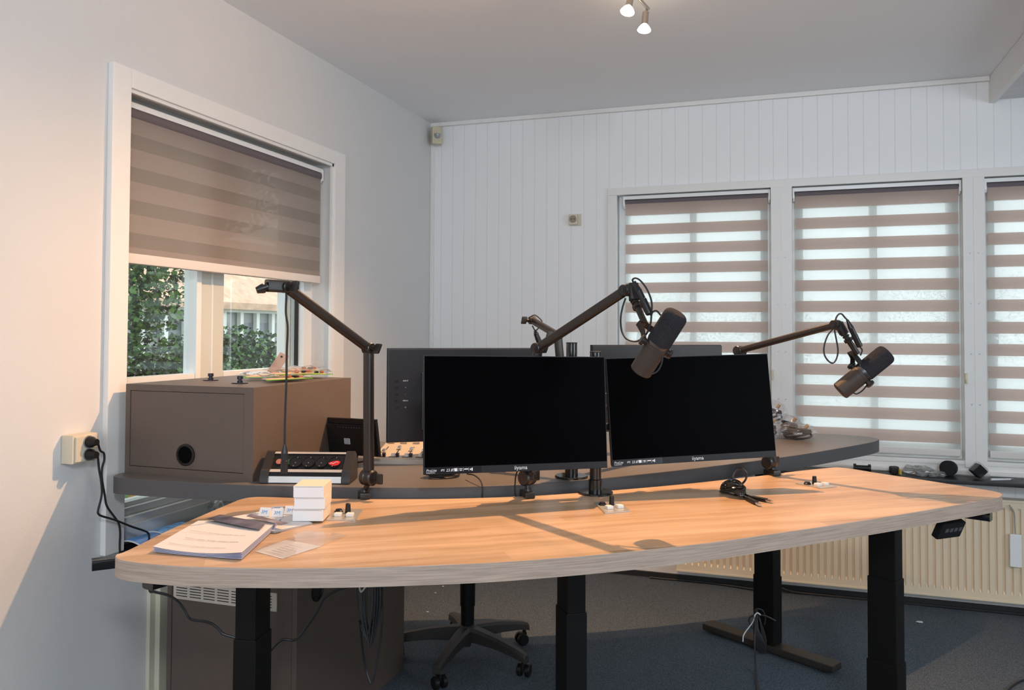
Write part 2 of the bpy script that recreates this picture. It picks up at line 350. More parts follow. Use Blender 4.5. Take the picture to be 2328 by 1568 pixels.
# ---------------------------------------------------------------- zebra blinds
sheer = thin('sheer_mesh', (1, 1, 1), 0.0, 0.62, (0.74, 0.78, 0.77), transl=0.7)
def fabric(name, colr, op):
    m = thin(name, (0.80, 0.76, 0.73), 0.0, op, colr, transl=0.45); return m
fab = fabric('taupe_fabric', (0.62, 0.51, 0.46), 0.95)
fabA = fabric('taupe_fabric_left', (0.50, 0.43, 0.40), 0.87)  # darker, less opaque taupe for the left window's blind
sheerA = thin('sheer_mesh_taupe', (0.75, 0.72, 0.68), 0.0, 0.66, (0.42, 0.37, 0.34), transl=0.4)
roll_m = mat('roller_fabric', (0.13, 0.11, 0.12), 0.8, bump=0.3, bscale=600)
def blind(name, label, a, b_, top, bot, face, closed=False, mats=(fab, sheer), period=0.110, duty=0.53, phase=0.007, along='x'):
    """zebra blind: cassette, roller, two fabric layers of opaque and sheer bands, bottom bar"""
    def P(t, dep, z): return (t, face + dep, z) if along == 'x' else (face - dep, t, z)
    c = (a + b_) / 2
    th = thing(name, label, 'blind', P(c, 0, top), 'zebra blinds')
    def bx(bm, lo, hi, bev=0.0, mi=0):
        l, h = P(*lo), P(*hi); bb(bm, [min(x, y) for x, y in zip(l, h)], [max(x, y) for x, y in zip(l, h)], bev, mi)
    bm = B(); bx(bm, (a, 0.0, top - 0.012), (b_, 0.045, top), 0.002); bx(bm, (a, 0.0, top - 0.02), (b_, 0.006, top - 0.010), 0.001); obj('head_rail', bm, white2, th)
    bm = B(); cyl(bm, P(a + 0.012, 0.022, top - 0.036), P(b_ - 0.012, 0.022, top - 0.036), 0.019 if not closed else 0.024, n=24); obj('roller', bm, roll_m, th)
    for e, s in ((a, 1), (b_, -1)):
        bm = B(); bx(bm, (e, -0.004, top - 0.058), (e + s * 0.010, 0.045, top - 0.004), 0.003); cyl(bm, P(e + s * 0.002, 0.022, top - 0.05), P(e + s * 0.012, 0.022, top - 0.05), 0.021, n=20); obj('end_bracket', bm, white2, th)
    for lay, dep in ((0, 0.004), (1, 0.028)):
        bm = B(); z = top - 0.045; edges = [z]
        off = phase + (period * 0.5 if (closed and lay) else 0.0)
        k = 0; zz = z - off
        cuts = []
        while zz > bot - period:
            cuts += [(zz, 0), (zz - period * duty, 1)]; zz -= period
        seg = [(max(min(p, z), bot), max(min(q, z), bot), m_) for (p, m_), (q, _) in zip(cuts[:-1], cuts[1:])]
        if off > 0: seg.insert(0, (z, z - off, 0 if not closed else 1))
        for p, q, m_ in seg:
            if p - q < 1e-4: continue
            n = 1
            v = [bm.verts.new(P(a + 0.014, dep, p)), bm.verts.new(P(b_ - 0.014, dep, p)), bm.verts.new(P(b_ - 0.014, dep, q)), bm.verts.new(P(a + 0.014, dep, q))]
            f = bm.faces.new(v); f.material_index = m_
        obj('front_fabric' if lay == 0 else 'rear_fabric', bm, list(mats), th)
    bm = B(); bx(bm, (a + 0.012, 0.0, bot - 0.036), (b_ - 0.012, 0.032, bot), 0.006); obj('bottom_bar', bm, mat('bottom_bar', (0.70, 0.66, 0.63), 0.4), th)
    return th
blind('zebra_blind', 'taupe zebra blind lowered halfway over the left garden window', Y0 + 0.012, -1.178, 2.125, 1.612, -0.035, closed=True, mats=(fabA, sheerA), period=0.112, duty=0.56, along='y', phase=0.0)
for (a, b_), lb, top, ph in zip(((1.19, 1.988), (2.10, 2.9), (3.002, 3.98)), ('striped zebra blind left of both white posts, behind the front microphone', 'wide striped zebra blind between the two white posts', 'striped zebra blind at the right edge of the photo'), (2.122, 2.122, 2.122), (0.0, 0.0, 0.0)):
    blind('zebra_blind', lb, a, b_, top, 0.775, -0.002)
# ================================================================ fittings on the walls
cream = mat('cream_plastic2', (0.62, 0.56, 0.44), 0.4); chrome = mat('chrome', (0.7, 0.7, 0.72), 0.2, 1.0)
blk = mat('black_plastic', (0.009, 0.0085, 0.009), 0.4, spec=0.3); blks = mat('black_gloss', (0.008, 0.008, 0.009), 0.15)
sk = thing('wall_socket', 'beige double wall socket left of the window with two black plugs in it', 'socket', (0.0, -2.625, 0.95))
bm = B(); bb(bm, (0.001, -2.672, 0.948), (0.045, -2.578, 1.034), bev=0.004); bb(bm, (0.045, -2.664, 0.953), (0.052, -2.586, 1.029), bev=0.003); obj('housing', bm, cream, sk)
for z in (1.010, 0.972):
    bm = B(); lathe(bm, (0.0525, -2.62, z), (1, 0, 0), [(0, 0.0195), (0.002, 0.0195), (0.002, 0.017), (0.0005, 0.016)], mi=0); obj('outlet_cup', bm, mat('dark_cup', (0.25, 0.25, 0.25), 0.3), sk)
PT = {'bL_base': [0.9047, -2.4563, 0.87],  # points unprojected from image pixels onto chosen planes and depths, then baked
      'bL_elb': [0.9258, -2.474, 1.3003],
      'bL_tip': [0.8392, -2.758, 1.4636],
      'bM_base': [1.344, -2.2843, 0.87],
      'bM_elb': [1.3763, -2.2852, 1.3017],
      'bM_tip': [1.6564, -2.3979, 1.4624],
      'bR_base': [2.0129, -1.6505, 0.87],
      'bR_elb': [1.9128, -1.6964, 1.2893],
      'bR_tip': [2.2096, -1.8711, 1.3761],
      'bB_elb': [1.2653, -1.6606, 1.3379],
      'bB_tip': [1.1111, -1.482, 1.3959],
      'bB_post': [1.2788, -1.6541, 1.2665],
      'bL_ball': [0.9276, -2.4705, 0.9307],
      'bM_ball': [1.3466, -2.2847, 0.9252],
      'bR_ball': [2.0102, -1.653, 0.9119],
      'bL_stub': [[0.8338, -2.781, 1.4647], [0.8344, -2.8227, 1.4547], [0.834, -2.8439, 1.4514]],
      'M_blk': [1.6784, -2.4012, 1.4679],
      'M_th0': [1.6822, -2.4096, 1.4358],
      'M_th1': [1.6966, -2.4251, 1.4095],
      'M_yoke': [1.7179, -2.4485, 1.3699],
      'M_piv': [1.7157, -2.49, 1.3191],
      'M_foam': [1.7989, -2.4641, 1.3945],
      'M_body': [1.7133, -2.4889, 1.2518],
      'R_blk': [2.2224, -1.8666, 1.3708],
      'R_th0': [2.2338, -1.8621, 1.3492],
      'R_th1': [2.2479, -1.8568, 1.3262],
      'R_yoke': [2.2643, -1.85, 1.2816],
      'R_piv': [2.2693, -1.8469, 1.2315],
      'R_foam': [2.3542, -1.8198, 1.2847],
      'R_body': [2.228, -1.8593, 1.1772],
      'M_xlr': [[1.6878, -2.4407, 1.483], [1.7003, -2.4461, 1.4503], [1.7159, -2.4505, 1.419], [1.7304, -2.4556, 1.3972]],
      'R_xlr': [[2.2409, -1.8926, 1.3907], [2.2522, -1.8881, 1.3666], [2.2635, -1.8836, 1.3399], [2.2773, -1.8781, 1.3092]],
      'M_loop': [[1.7315, -2.4551, 1.3949], [1.7374, -2.4642, 1.4128], [1.7338, -2.4555, 1.4358], [1.7215, -2.4499, 1.4636], [1.7048, -2.4456, 1.4848], [1.6919, -2.4448, 1.4919], [1.6834, -2.4423, 1.4876], [1.6858, -2.436, 1.4787]],
      'M_loop2': [[1.6545, -2.3874, 1.4416], [1.6484, -2.3993, 1.4152], [1.6457, -2.4099, 1.3855], [1.6517, -2.4282, 1.356], [1.6652, -2.4441, 1.3353], [1.6823, -2.4487, 1.3274], [1.7014, -2.4529, 1.3287], [1.7226, -2.4568, 1.3471], [1.7325, -2.4542, 1.3733], [1.7358, -2.4538, 1.3995], [1.7466, -2.4504, 1.4063], [1.7588, -2.4565, 1.3948]],
      'M_tail': [[1.767, -2.4824, 1.2871], [1.7648, -2.4827, 1.2715], [1.7562, -2.4851, 1.2536], [1.7435, -2.4891, 1.2457], [1.7372, -2.4913, 1.2479]],
      'R_loop': [[2.2079, -1.9036, 1.3852], [2.2092, -1.9035, 1.3972], [2.2169, -1.9012, 1.408], [2.2257, -1.8982, 1.408], [2.2346, -1.8949, 1.3973], [2.2409, -1.8926, 1.3907]],
      'R_loop2': [[2.2005, -1.8738, 1.3625], [2.1863, -1.878, 1.3435], [2.1759, -1.8807, 1.3123], [2.1758, -1.8799, 1.2853], [2.1873, -1.8755, 1.265], [2.2014, -1.8706, 1.2583], [2.2117, -1.8675, 1.2732], [2.2157, -1.8669, 1.299], [2.2094, -1.8701, 1.3396], [2.2057, -1.872, 1.3599]],
      'R_loop3': [[2.279, -1.8564, 1.3089], [2.2853, -1.8539, 1.2982], [2.2802, -1.8552, 1.282]],
      'R_tail': [[2.3025, -1.8349, 1.2033], [2.2986, -1.8359, 1.1897], [2.2857, -1.8398, 1.1734], [2.2703, -1.8447, 1.1639], [2.26, -1.8482, 1.1665]],
      'L_cable': [[0.8402, -2.757, 1.4409], [0.8389, -2.7562, 1.3977], [0.8431, -2.7537, 1.3579], [0.8407, -2.7528, 1.2953], [0.8392, -2.7511, 1.2157], [0.8356, -2.7497, 1.1247], [0.8342, -2.7482, 1.0542]],
      'L_xlr': [[0.8342, -2.7483, 1.0565], [0.833, -2.7481, 1.0337], [0.8328, -2.7467, 0.9814]],
      'B_loop': [[1.117, -1.501, 1.3904], [1.1089, -1.5042, 1.406], [1.1253, -1.4989, 1.4164], [1.1417, -1.4931, 1.4061], [1.1531, -1.4887, 1.3888], [1.1366, -1.4936, 1.361], [1.1267, -1.4968, 1.3575], [1.1169, -1.5006, 1.3748]],
      'B_xlr': [[1.1267, -1.4967, 1.3558], [1.1348, -1.4933, 1.3316], [1.1429, -1.49, 1.3091]],
      'p1_base': [1.5379, -2.2143, 0.87],
      'p1_top': [1.511, -2.0727, 1.2924],
      'p2_base': [1.4404, -2.0456, 0.895],
      'p2_top': [1.4025, -1.9092, 1.3114],
      'fm1': [0.7711, -2.0644, 1.1323],
      'fm2': [1.3775, -1.6217, 1.2994],
      'book1': [[0.7693, -3.1341, 0.87], [0.9871, -3.1211, 0.87], [0.8711, -2.8118, 0.87], [0.6858, -2.8928, 0.87]],
      'book2': [[0.7121, -2.7655, 0.87], [0.9426, -2.9333, 0.87], [0.9379, -2.788, 0.87], [0.7506, -2.6962, 0.87]],
      'bag': [[0.965, -3.0572, 0.87], [1.0713, -3.0878, 0.87], [1.0919, -2.8715, 0.87], [0.9821, -2.8665, 0.87]],
      'pl1': [[0.9583, -2.7455, 0.87], [1.0298, -2.7251, 0.87], [0.9877, -2.611, 0.87], [0.9158, -2.6254, 0.87]],
      'pl2': [[1.6084, -2.433, 0.87], [1.6672, -2.384, 0.87], [1.6165, -2.2771, 0.87], [1.55, -2.3074, 0.87]],
      'pl3': [[2.1639, -1.8671, 0.87], [2.2133, -1.819, 0.87], [2.1402, -1.7587, 0.87], [2.0915, -1.8086, 0.87]],
      'wbox': [[0.8958, -2.803, 0.87], [0.9688, -2.7769, 0.87]],
      'photo': [[0.7153, -2.8967, 0.87], [0.9043, -2.9469, 0.87], [0.8774, -2.8857, 0.87], [0.7153, -2.8477, 0.87]],
      'photo2': [[0.7948, -2.849, 0.87], [0.9281, -2.8948, 0.87], [0.9329, -2.875, 0.87], [0.7877, -2.8218, 0.87]],
      'usbA': [1.9559, -2.1229, 0.87],
      'usbB': [1.9944, -2.2024, 0.87],
      'usbC': [1.9698, -2.1049, 0.87],
      'usbD': [2.0247, -2.1426, 0.87],
      'coil': [1.9106, -2.0592, 0.87],
      'tags': [[0.7916, -2.769, 0.87], [0.8281, -2.7664, 0.87], [0.8415, -2.7299, 0.87], [0.7726, -2.6883, 0.87]],
      'usb_loop': [[1.9115, -1.9894, 0.8796], [1.9065, -1.9918, 0.9036], [1.9168, -1.989, 0.9304], [1.9333, -1.9837, 0.9372], [1.9485, -1.9782, 0.9239], [1.9459, -1.9785, 0.9038], [1.9318, -1.9828, 0.8877]],
      'mix': [[0.5449, -1.6618, 0.895], [0.7254, -2.0626, 0.895], [0.8883, -2.0224, 0.895]],
      'tabb': [[0.4324, -1.8787, 0.895], [0.6971, -1.9711, 0.895]],
      'str': [[0.5762, -2.4941, 0.895], [0.8347, -2.4151, 0.895], [0.222, -1.9566, 0.895]],
      'bags': [[2.0414, -0.9069, 0.895], [2.1479, -0.8672, 0.895], [2.0174, -0.6763, 0.895]],
      'coil2': [[1.0195, -2.2237, 0.895], [1.0945, -2.1717, 0.895]],
      'box': [[0.046, -2.4691, 0.895], [0.5423, -2.4839, 0.895]],
      'thin1': [[1.1322, -2.2215, 0.9123], [1.1709, -2.2614, 0.9172], [1.2063, -2.302, 0.9105], [1.2195, -2.3181, 0.891], [1.2181, -2.3177, 0.8587]],
      'thin2': [[1.3099, -2.2679, 0.9395], [1.3049, -2.269, 0.92], [1.3035, -2.2686, 0.8875], [1.3071, -2.2666, 0.8589]],
      'tab': [[0.5315, -2.0583, 1.0449], [0.7522, -2.1213, 1.0521], [0.7753, -2.1099, 0.9226], [0.5515, -2.0483, 0.9292]],
      'plug': [[0.06, -2.6746, 1.0188], [0.06, -2.6738, 0.9822]],
      'cordA': [[0.05, -2.6362, 1.0108], [0.05, -2.6028, 0.9905], [0.05, -2.5722, 0.9769], [0.05, -2.5583, 0.9668], [0.05, -2.5561, 0.9461], [0.05, -2.5641, 0.92], [0.05, -2.5634, 0.8859], [0.05, -2.5519, 0.8363], [0.05, -2.5425, 0.8003], [0.05, -2.5081, 0.756], [0.05, -2.4933, 0.7348], [0.05, -2.4873, 0.7056], [0.05, -2.4882, 0.6641], [0.05, -2.4857, 0.6328]],
      'cordB': [[0.06, -2.6449, 0.9755], [0.06, -2.6116, 0.9521], [0.06, -2.5859, 0.924], [0.06, -2.5765, 0.882], [0.06, -2.5739, 0.8411], [0.06, -2.5865, 0.7964], [0.06, -2.5845, 0.7853], [0.06, -2.5708, 0.7756], [0.06, -2.5181, 0.7521], [0.06, -2.4483, 0.7158], [0.06, -2.3907, 0.6884], [0.06, -2.3748, 0.6747], [0.06, -2.3725, 0.6582]],
      'hang': [[0.9841, -2.5813, 0.6682], [0.9693, -2.5857, 0.6443], [0.9668, -2.5853, 0.6026], [0.9711, -2.5825, 0.5549], [0.9823, -2.5778, 0.5193], [0.9889, -2.5747, 0.4895]],
      'hang2': [[0.9692, -2.4799, 0.6373], [0.9761, -2.4764, 0.5938], [0.9758, -2.4744, 0.5191], [0.966, -2.4756, 0.4443], [0.9515, -2.4782, 0.3633], [0.942, -2.4813, 0.3595], [0.9281, -2.4877, 0.4192], [0.9212, -2.491, 0.4565]],
      'under1': [[0.5389, -2.8907, 0.7001], [0.5514, -2.8862, 0.6902], [0.5809, -2.8761, 0.6825], [0.604, -2.8679, 0.6682], [0.6207, -2.8616, 0.6461], [0.6332, -2.8568, 0.6239], [0.649, -2.8513, 0.6185], [0.67, -2.8442, 0.6163], [0.691, -2.8368, 0.6075], [0.7067, -2.8311, 0.5932], [0.7151, -2.8281, 0.5843]],
      'under2': [[0.7156, -2.6669, 0.4906], [0.7246, -2.6635, 0.4788], [0.7371, -2.6595, 0.4848], [0.7541, -2.6543, 0.5039], [0.7711, -2.6489, 0.5147], [0.7937, -2.6412, 0.5124], [0.8106, -2.6357, 0.5221], [0.8334, -2.629, 0.5543], [0.8561, -2.6223, 0.5902], [0.8732, -2.6175, 0.6236], [0.8902, -2.6121, 0.638], [0.9185, -2.603, 0.6524], [0.9581, -2.59, 0.6645]],
      'sensor': [0.0376, -0.05, 2.5383],
      'floorbits': [[2.6539, -0.3093, 0.0], [0.3367, -0.5624, 0.0], [0.3437, -0.6751, 0.0], [0.4234, -0.9472, 0.0]],
      'cordR': [[2.9363, -0.8905, 0.0], [2.8985, -0.9371, 0.0], [2.8504, -1.0186, 0.0]],
      'legcab': [[1.968, -1.0745, 0.1787], [1.9493, -1.0804, 0.1644], [1.9423, -1.0813, 0.1107], [1.9419, -1.0789, 0.0214], [1.9448, -1.0746, -0.1001]],
      'sillobj': [[2.4234, -0.12, 0.6787], [2.5739, -0.12, 0.6591], [2.6919, -0.12, 0.6596], [2.8232, -0.12, 0.6888], [2.9384, -0.12, 0.6828], [3.0328, -0.12, 0.6612]],
      'mag': [[-0.02, -2.4108, 0.6504], [0.1, -2.4331, 0.6591], [0.1, -2.3041, 0.6748], [-0.05, -2.2304, 0.6611]],
      'binbag': [0.02, -1.9362, 0.6849],
      'creamtrim': [[0.0, -2.2868, 0.4527], [0.0, -2.2216, 0.4332]]}
for nm, z, lb in (('cordA', 1.010, 'black power cord from the upper outlet of the beige double wall socket'), ('cordB', 0.972, 'black power cord from the lower outlet, crossing to the blue magazine')):
    t = thing('power_cable', lb, 'cord', (0.0556, -2.62, z), 'power cords at the double wall socket')
    bm = B(); lathe(bm, (0.0552, -2.62, z), (1, 0, 0), [(0, 0.0165), (0.012, 0.0165), (0.02, 0.012), (0.03, 0.010)]); cyl(bm, (0.070, -2.62, z), (0.068, -2.602, z - 0.003), 0.0085, 0.0055, n=14); obj('plug', bm, blk, t)
    bm = B(); tube(bm, [(0.068, -2.608, z - 0.003), (0.066, -2.598, z - 0.006)] + PT[nm][2:], 0.0033, n=8, k=6); obj('cable', bm, rub, t)
s2 = thing('wall_socket', 'small beige socket high on the white boarded wall', 'socket', (0.912, -0.001, 1.962))
bm = B(); bb(bm, (0.878, -0.012, 1.966), (0.948, -0.001, 2.032), bev=0.003); bb(bm, (0.880, -0.034, 1.969), (0.930, -0.012, 2.029), bev=0.004); obj('housing', bm, cream, s2)
bm = B(); lathe(bm, (0.905, -0.0345, 2.0), (0, -1, 0), [(0, 0.021), (0.0015, 0.021), (0.0015, 0.019), (0.0002, 0.018)], mi=0)
for q in (-0.008, 0.008): cyl(bm, (0.905 + q, -0.0345, 2.0), (0.905 + q, -0.0362, 2.0), 0.003, n=10, mi=1)
obj('outlet_cup', bm, [mat('socket_brown', (0.30, 0.25, 0.18), 0.5), rub], s2)
s3 = thing('motion_sensor', 'small beige motion sensor in the corner under the ceiling', 'sensor', (0.05, -0.06, 2.47))
rot = rz(R(40))
bm = B(); box(bm, (0.058, -0.062, 2.538), (0.062, 0.04, 0.105), rot, bev=0.007); obj('housing', bm, mat('sensor_beige', (0.56, 0.50, 0.36), 0.4), s3)
bm = B(); g = V(0.058, -0.062, 2.532) + rot @ V(0, -0.020, 0); lathe(bm, g + V(0, 0, 0.014), (0, 0, -1), [(0, 0.020), (0.014, 0.020), (0.026, 0.013), (0.028, 0.004)]); obj('lens', bm, mat('sensor_lens', (0.30, 0.32, 0.34), 0.15), s3)
bm = B(); box(bm, (0.03, -0.03, 2.538), (0.03, 0.05, 0.08), rot, bev=0.003); obj('bracket', bm, MATS['sensor_beige'], s3)
# ---------------------------------------------------------------- radiator
rad_m = mat('radiator_enamel', (0.76, 0.64, 0.47), 0.35)
rd = thing('radiator', 'long cream ribbed panel radiator under the windows', 'radiator', (2.6, -0.07, 0.07))
bm = B(); xs = []; x = 1.50; prof = []
while x < 3.95:
    prof += [(x, 0.0), (x + 0.0095, 0.0), (x + 0.0125, 0.007), (x + 0.0205, 0.007), (x + 0.0235, 0.0)]; x += 0.0333
zc = [(0.075, 0.0, 0), (0.105, 0.0, 0), (0.118, 1.0, 1), (0.505, 1.0, 1), (0.518, 0.0, 0), (0.545, 0.0, 0)]
rows = []
for z, k, _ in zc: rows.append([bm.verts.new((px_, -0.095 + d * k * 1.5, z)) for px_, d in prof])
for r0, r1 in zip(rows[:-1], rows[1:]):
    for i in range(len(prof) - 1): bm.faces.new((r0[i], r0[i + 1], r1[i + 1], r1[i]))
obj('front_panel', bm, rad_m, rd)
bm = B(); bb(bm, (1.50, -0.078, 0.075), (3.95, -0.035, 0.545), bev=0.003); bb(bm, (1.495, -0.098, 0.066), (3.955, -0.030, 0.076), bev=0.002); bb(bm, (1.495, -0.099, 0.543), (3.955, -0.028, 0.556), bev=0.003); obj('casing', bm, rad_m, rd)
hm = thing('heat_meter', 'small white heat meter clipped on the radiator at the right edge', 'meter', (3.09, -0.1, 0.23))
bm = B(); bb(bm, (3.068, -0.122, 0.245), (3.118, -0.1, 0.40), bev=0.006); obj('housing', bm, white2, hm)
bm = B(); tube(bm, [(3.095, -0.108, 0.40), (3.093, -0.105, 0.45), (3.09, -0.108, 0.50), (3.07, -0.11, 0.535)], 0.003); obj('cable', bm, mat('grey_cable', (0.35, 0.34, 0.32), 0.5), hm)
# ---------------------------------------------------------------- ceiling track light
steel = mat('brushed_steel', (0.55, 0.47, 0.40), 0.28, 1.0)
H = [V(1.562, -1.520, 2.50), V(1.535, -1.712, 2.50), V(1.500, -1.905, 2.50), V(1.474, -2.060, 2.50)]
tl = thing('track_light', 'brushed steel ceiling spotlight bar with glowing halogen heads', 'lamp', (1.53, -1.75, 2.63))
dr = (H[3] - H[0]).normalized()
bm = B(); cyl(bm, H[0] - dr * 0.01 + V(0.012, 0, 0.075), H[3] + dr * 0.03 + V(0.012, 0, 0.075), 0.0065, n=14)
for t in (0.22, 0.30): p = H[1] + dr * (t * 0.6 + 0.12); cyl(bm, p + V(0.012, 0, 0.075), p + V(0.012, 0, 0.129), 0.006, n=12)
p = H[1] + dr * 0.27 + V(0.012, 0, 0); lathe(bm, p + V(0, 0, 0.129), (0, 0, -1), [(0, 0.05), (0.018, 0.05), (0.022, 0.044)]); obj('bar', bm, steel, tl)
glow = emat('halogen_glow', (1.0, 0.80, 0.52), 16.0)
AIM = [V(-0.06, -0.14, -1), V(-0.16, -0.30, -1), V(-1.0, -0.30, -0.45), V(-1.0, -0.62, -0.42)]
for h, a in zip(H, AIM):
    a = a.normalized(); top = h - a * 0.035
    bm = B(); lathe(bm, top - a * 0.030, a, [(0, 0.006), (0.002, 0.012), (0.05, 0.0125), (0.052, 0.011)], n=24); tube(bm, [top - a * 0.028, (top - a * 0.03 + h + V(0.012, 0, 0.075)) / 2, h + V(0.012, 0, 0.075)], 0.004, n=8)
    sp_ = obj('spot_head', bm, steel, tl)
    bm = B(); lathe(bm, top + a * 0.022, a, [(0, 0.011), (0.005, 0.0155), (0.012, 0.0205), (0.020, 0.0245), (0.0225, 0.0255), (0.024, 0.0245), (0.0245, 0.0)], n=24); obj('bulb', bm, glow, sp_)
for h, a, e in zip(H, AIM, (26, 195, 8, 9)):
    a = a.normalized()
    lamp('halogen_spot', 'SPOT', h + a * 0.026, h + a, e, WARM, spot_size=R(136 if e > 50 else 140), spot_blend=0.8, shadow_soft_size=0.010)
# ================================================================ desks
def wood(name, dark, light, edge=False):
    m = bpy.data.materials.new(name); m.use_nodes = True; nt = m.node_tree; b = nt.nodes['Principled BSDF']; MATS[name] = m
    b.inputs['Roughness'].default_value = 0.33 if not edge else 0.5; L = nt.links.new
    tc = nt.nodes.new('ShaderNodeTexCoord'); mp = nt.nodes.new('ShaderNodeMapping'); mp.inputs['Rotation'].default_value = (0, 0, -R(35))
    L(tc.outputs['Object'], mp.inputs[0])
    m2 = nt.nodes.new('ShaderNodeMapping'); m2.inputs['Scale'].default_value = (0.9, 9, 9) if not edge else (4, 4, 170); L(mp.outputs[0], m2.inputs[0])
    n = nt.nodes.new('ShaderNodeTexNoise'); n.inputs['Scale'].default_value = 2.2; n.inputs['Detail'].default_value = 6; n.inputs['Roughness'].default_value = 0.62; n.inputs['Distortion'].default_value = 0.25; L(m2.outputs[0], n.inputs['Vector'])
    r = nt.nodes.new('ShaderNodeValToRGB'); r.color_ramp.elements[0].position = 0.34; r.color_ramp.elements[0].color = (*dark, 1); r.color_ramp.elements[1].position = 0.60; r.color_ramp.elements[1].color = (*light, 1)
    L(n.outputs['Fac'], r.inputs[0]); cur = r.outputs[0]
    if not edge:
        br = nt.nodes.new('ShaderNodeTexBrick'); br.offset = 0.37; br.inputs['Scale'].default_value = 1.0; br.inputs['Brick Width'].default_value = 0.62; br.inputs['Row Height'].default_value = 0.058; br.inputs['Mortar Size'].default_value = 0.0
        br.inputs['Color1'].default_value = (0.80, 0.78, 0.75, 1); br.inputs['Color2'].default_value = (1.12, 1.12, 1.12, 1); L(mp.outputs[0], br.inputs['Vector'])
        mx = nt.nodes.new('ShaderNodeMix'); mx.data_type = 'RGBA'; mx.blend_type = 'MULTIPLY'; mx.inputs[0].default_value = 0.8; L(cur, mx.inputs[6]); L(br.outputs[0], mx.inputs[7]); cur = mx.outputs[2]
    L(cur, b.inputs['Base Color']); return m
wood_top = wood('oak_stave_top', (0.43, 0.265, 0.145), (0.60, 0.40, 0.25)); wood_edge = wood('oak_edge_band', (0.28, 0.212, 0.168), (0.42, 0.325, 0.26), True)
def smooth_outline(pts, k=5): return [(p.x, p.y) for p in spline([(x, y, 0) for x, y in pts], k, True)]
ZN, ZF = 0.87, 0.895
near = [(0.700, -3.130), (0.704, -3.170), (0.736, -3.196), (0.790, -3.203), (0.90, -3.193), (1.061, -3.149), (1.227, -3.087), (1.387, -3.010), (1.519, -2.936), (1.711, -2.800), (1.885, -2.652), (2.075, -2.463), (2.293, -2.236), (2.482, -2.027), (2.628, -1.862), (2.668, -1.800), (2.676, -1.748), (2.650, -1.712), (2.600, -1.672), (2.492, -1.588), (2.367, -1.500), (2.290, -1.436), (2.250, -1.418), (2.210, -1.434), (2.081, -1.570), (1.942, -1.735), (1.69, -1.995), (1.459, -2.195), (1.308, -2.303), (1.121, -2.402), (0.947, -2.468), (0.764, -2.522), (0.650, -2.545), (0.605, -2.562), (0.590, -2.600), (0.600, -2.67), (0.648, -2.926)]
steel_blk = mat('black_powder_coat', (0.005, 0.0048, 0.0045), 0.5, spec=0.2)
def column(bm, x, y, a, ztop, w=0.055, l=0.085):
    """telescopic lifting column, long side along the foot direction a"""
    r = rz(a)
    box(bm, (x, y, 0.04 + 0.14), (l + 0.012, w + 0.012, 0.28), r, bev=0.004); box(bm, (x, y, 0.42), (l + 0.006, w + 0.006, 0.32), r, bev=0.004); box(bm, (x, y, (0.5 + ztop) / 2), (l, w, ztop - 0.5), r, bev=0.004)
def foot(bm, x, y, a, L_=0.62):
    r = rz(a); box(bm, (x, y, 0.026), (L_, 0.075, 0.028), r, bev=0.006)
    for s in (-1, 1): p = r @ V(s * (L_ / 2 - 0.05), 0, 0); cyl(bm, (x + p.x, y + p.y, 0.0), (x + p.x, y + p.y, 0.013), 0.018, n=14)
dk = thing('sit_stand_desk', 'curved oak-topped standing desk in front with two black monitors', 'desk', (1.5, -2.5, 0))
bm = B(); slab(bm, smooth_outline(near, 4), ZN - 0.040, ZN, 0.0012, 0, 1); obj('desktop', bm, [wood_top, wood_edge], dk, ang=25)
legs_n = [(0.775, -2.79, R(-80)), (1.492, -2.335, R(125)), (2.36, -1.72, R(150))]
for x, y, a in legs_n:
    bm = B(); column(bm, x, y, a, ZN - 0.078); obj('leg', bm, steel_blk, dk)
    bm = B(); foot(bm, x, y, a); obj('foot', bm, steel_blk, dk)
bm = B()
for (x0, y0, _), (x1, y1, _) in zip(legs_n[:-1], legs_n[1:]): bar(bm, (x0, y0, ZN - 0.060), (x1, y1, ZN - 0.060), 0.05, 0.036, sq=6)
obj('crossbeam', bm, steel_blk, dk)
for p0, p1 in (((0.527, -3.062, 0.803), (0.80, -2.76, 0.803)), ((0.775, -3.155, 0.811), (0.86, -2.80, 0.811)), ((2.640, -1.80, 0.806), (2.22, -1.62, 0.806))):
    bm = B(); bar(bm, p0, p1, 0.038, 0.025, sq=5); obj('bracket', bm, blks, dk)
bm = B(); r = rz(R(42)); c = V(2.505, -1.930, 0.790)
rt = r @ Matrix.Rotation(R(25), 3, 'X'); box(bm, c, (0.095, 0.022, 0.052), rt, bev=0.004); box(bm, c + N35 * 0.03 + V(0, 0, 0.028), (0.07, 0.07, 0.012), r, bev=0.002)
for i in range(4): box(bm, c + rt @ V(-0.022 + 0.018 * i, -0.0115, 0.004), (0.012, 0.002, 0.012), rt, mi=1)
obj('control_panel', bm, [blk, mat('grey_button', (0.07, 0.07, 0.075), 0.4)], dk)
# far desk
grey_top = mat('anthracite_laminate', (0.138, 0.122, 0.112), 0.36, bump=0.1, bscale=500); grey_edge = mat('anthracite_edge', (0.075, 0.072, 0.075), 0.5)
far = [(0.056, -2.43), (0.056, -2.505), (0.080, -2.548), (0.13, -2.560), (0.314, -2.550), (0.609, -2.515), (0.949, -2.424), (1.105, -2.362), (1.294, -2.255), (1.430, -2.140), (1.555, -2.018), (1.799, -1.737), (2.083, -1.362), (2.248, -1.107), (2.385, -0.877), (2.432, -0.775), (2.440, -0.715), (2.405, -0.655), (2.33, -0.622), (2.23, -0.614), (2.0, -0.74), (1.7, -0.98), (1.3, -1.25), (0.9, -1.44), (0.52, -1.535), (0.2, -1.575), (0.09, -1.585), (0.058, -1.63), (0.056, -1.8)]
fd = thing('sit_stand_desk', 'dark grey curved standing desk behind the oak one, carrying the mixer', 'desk', (1.1, -1.8, 0))
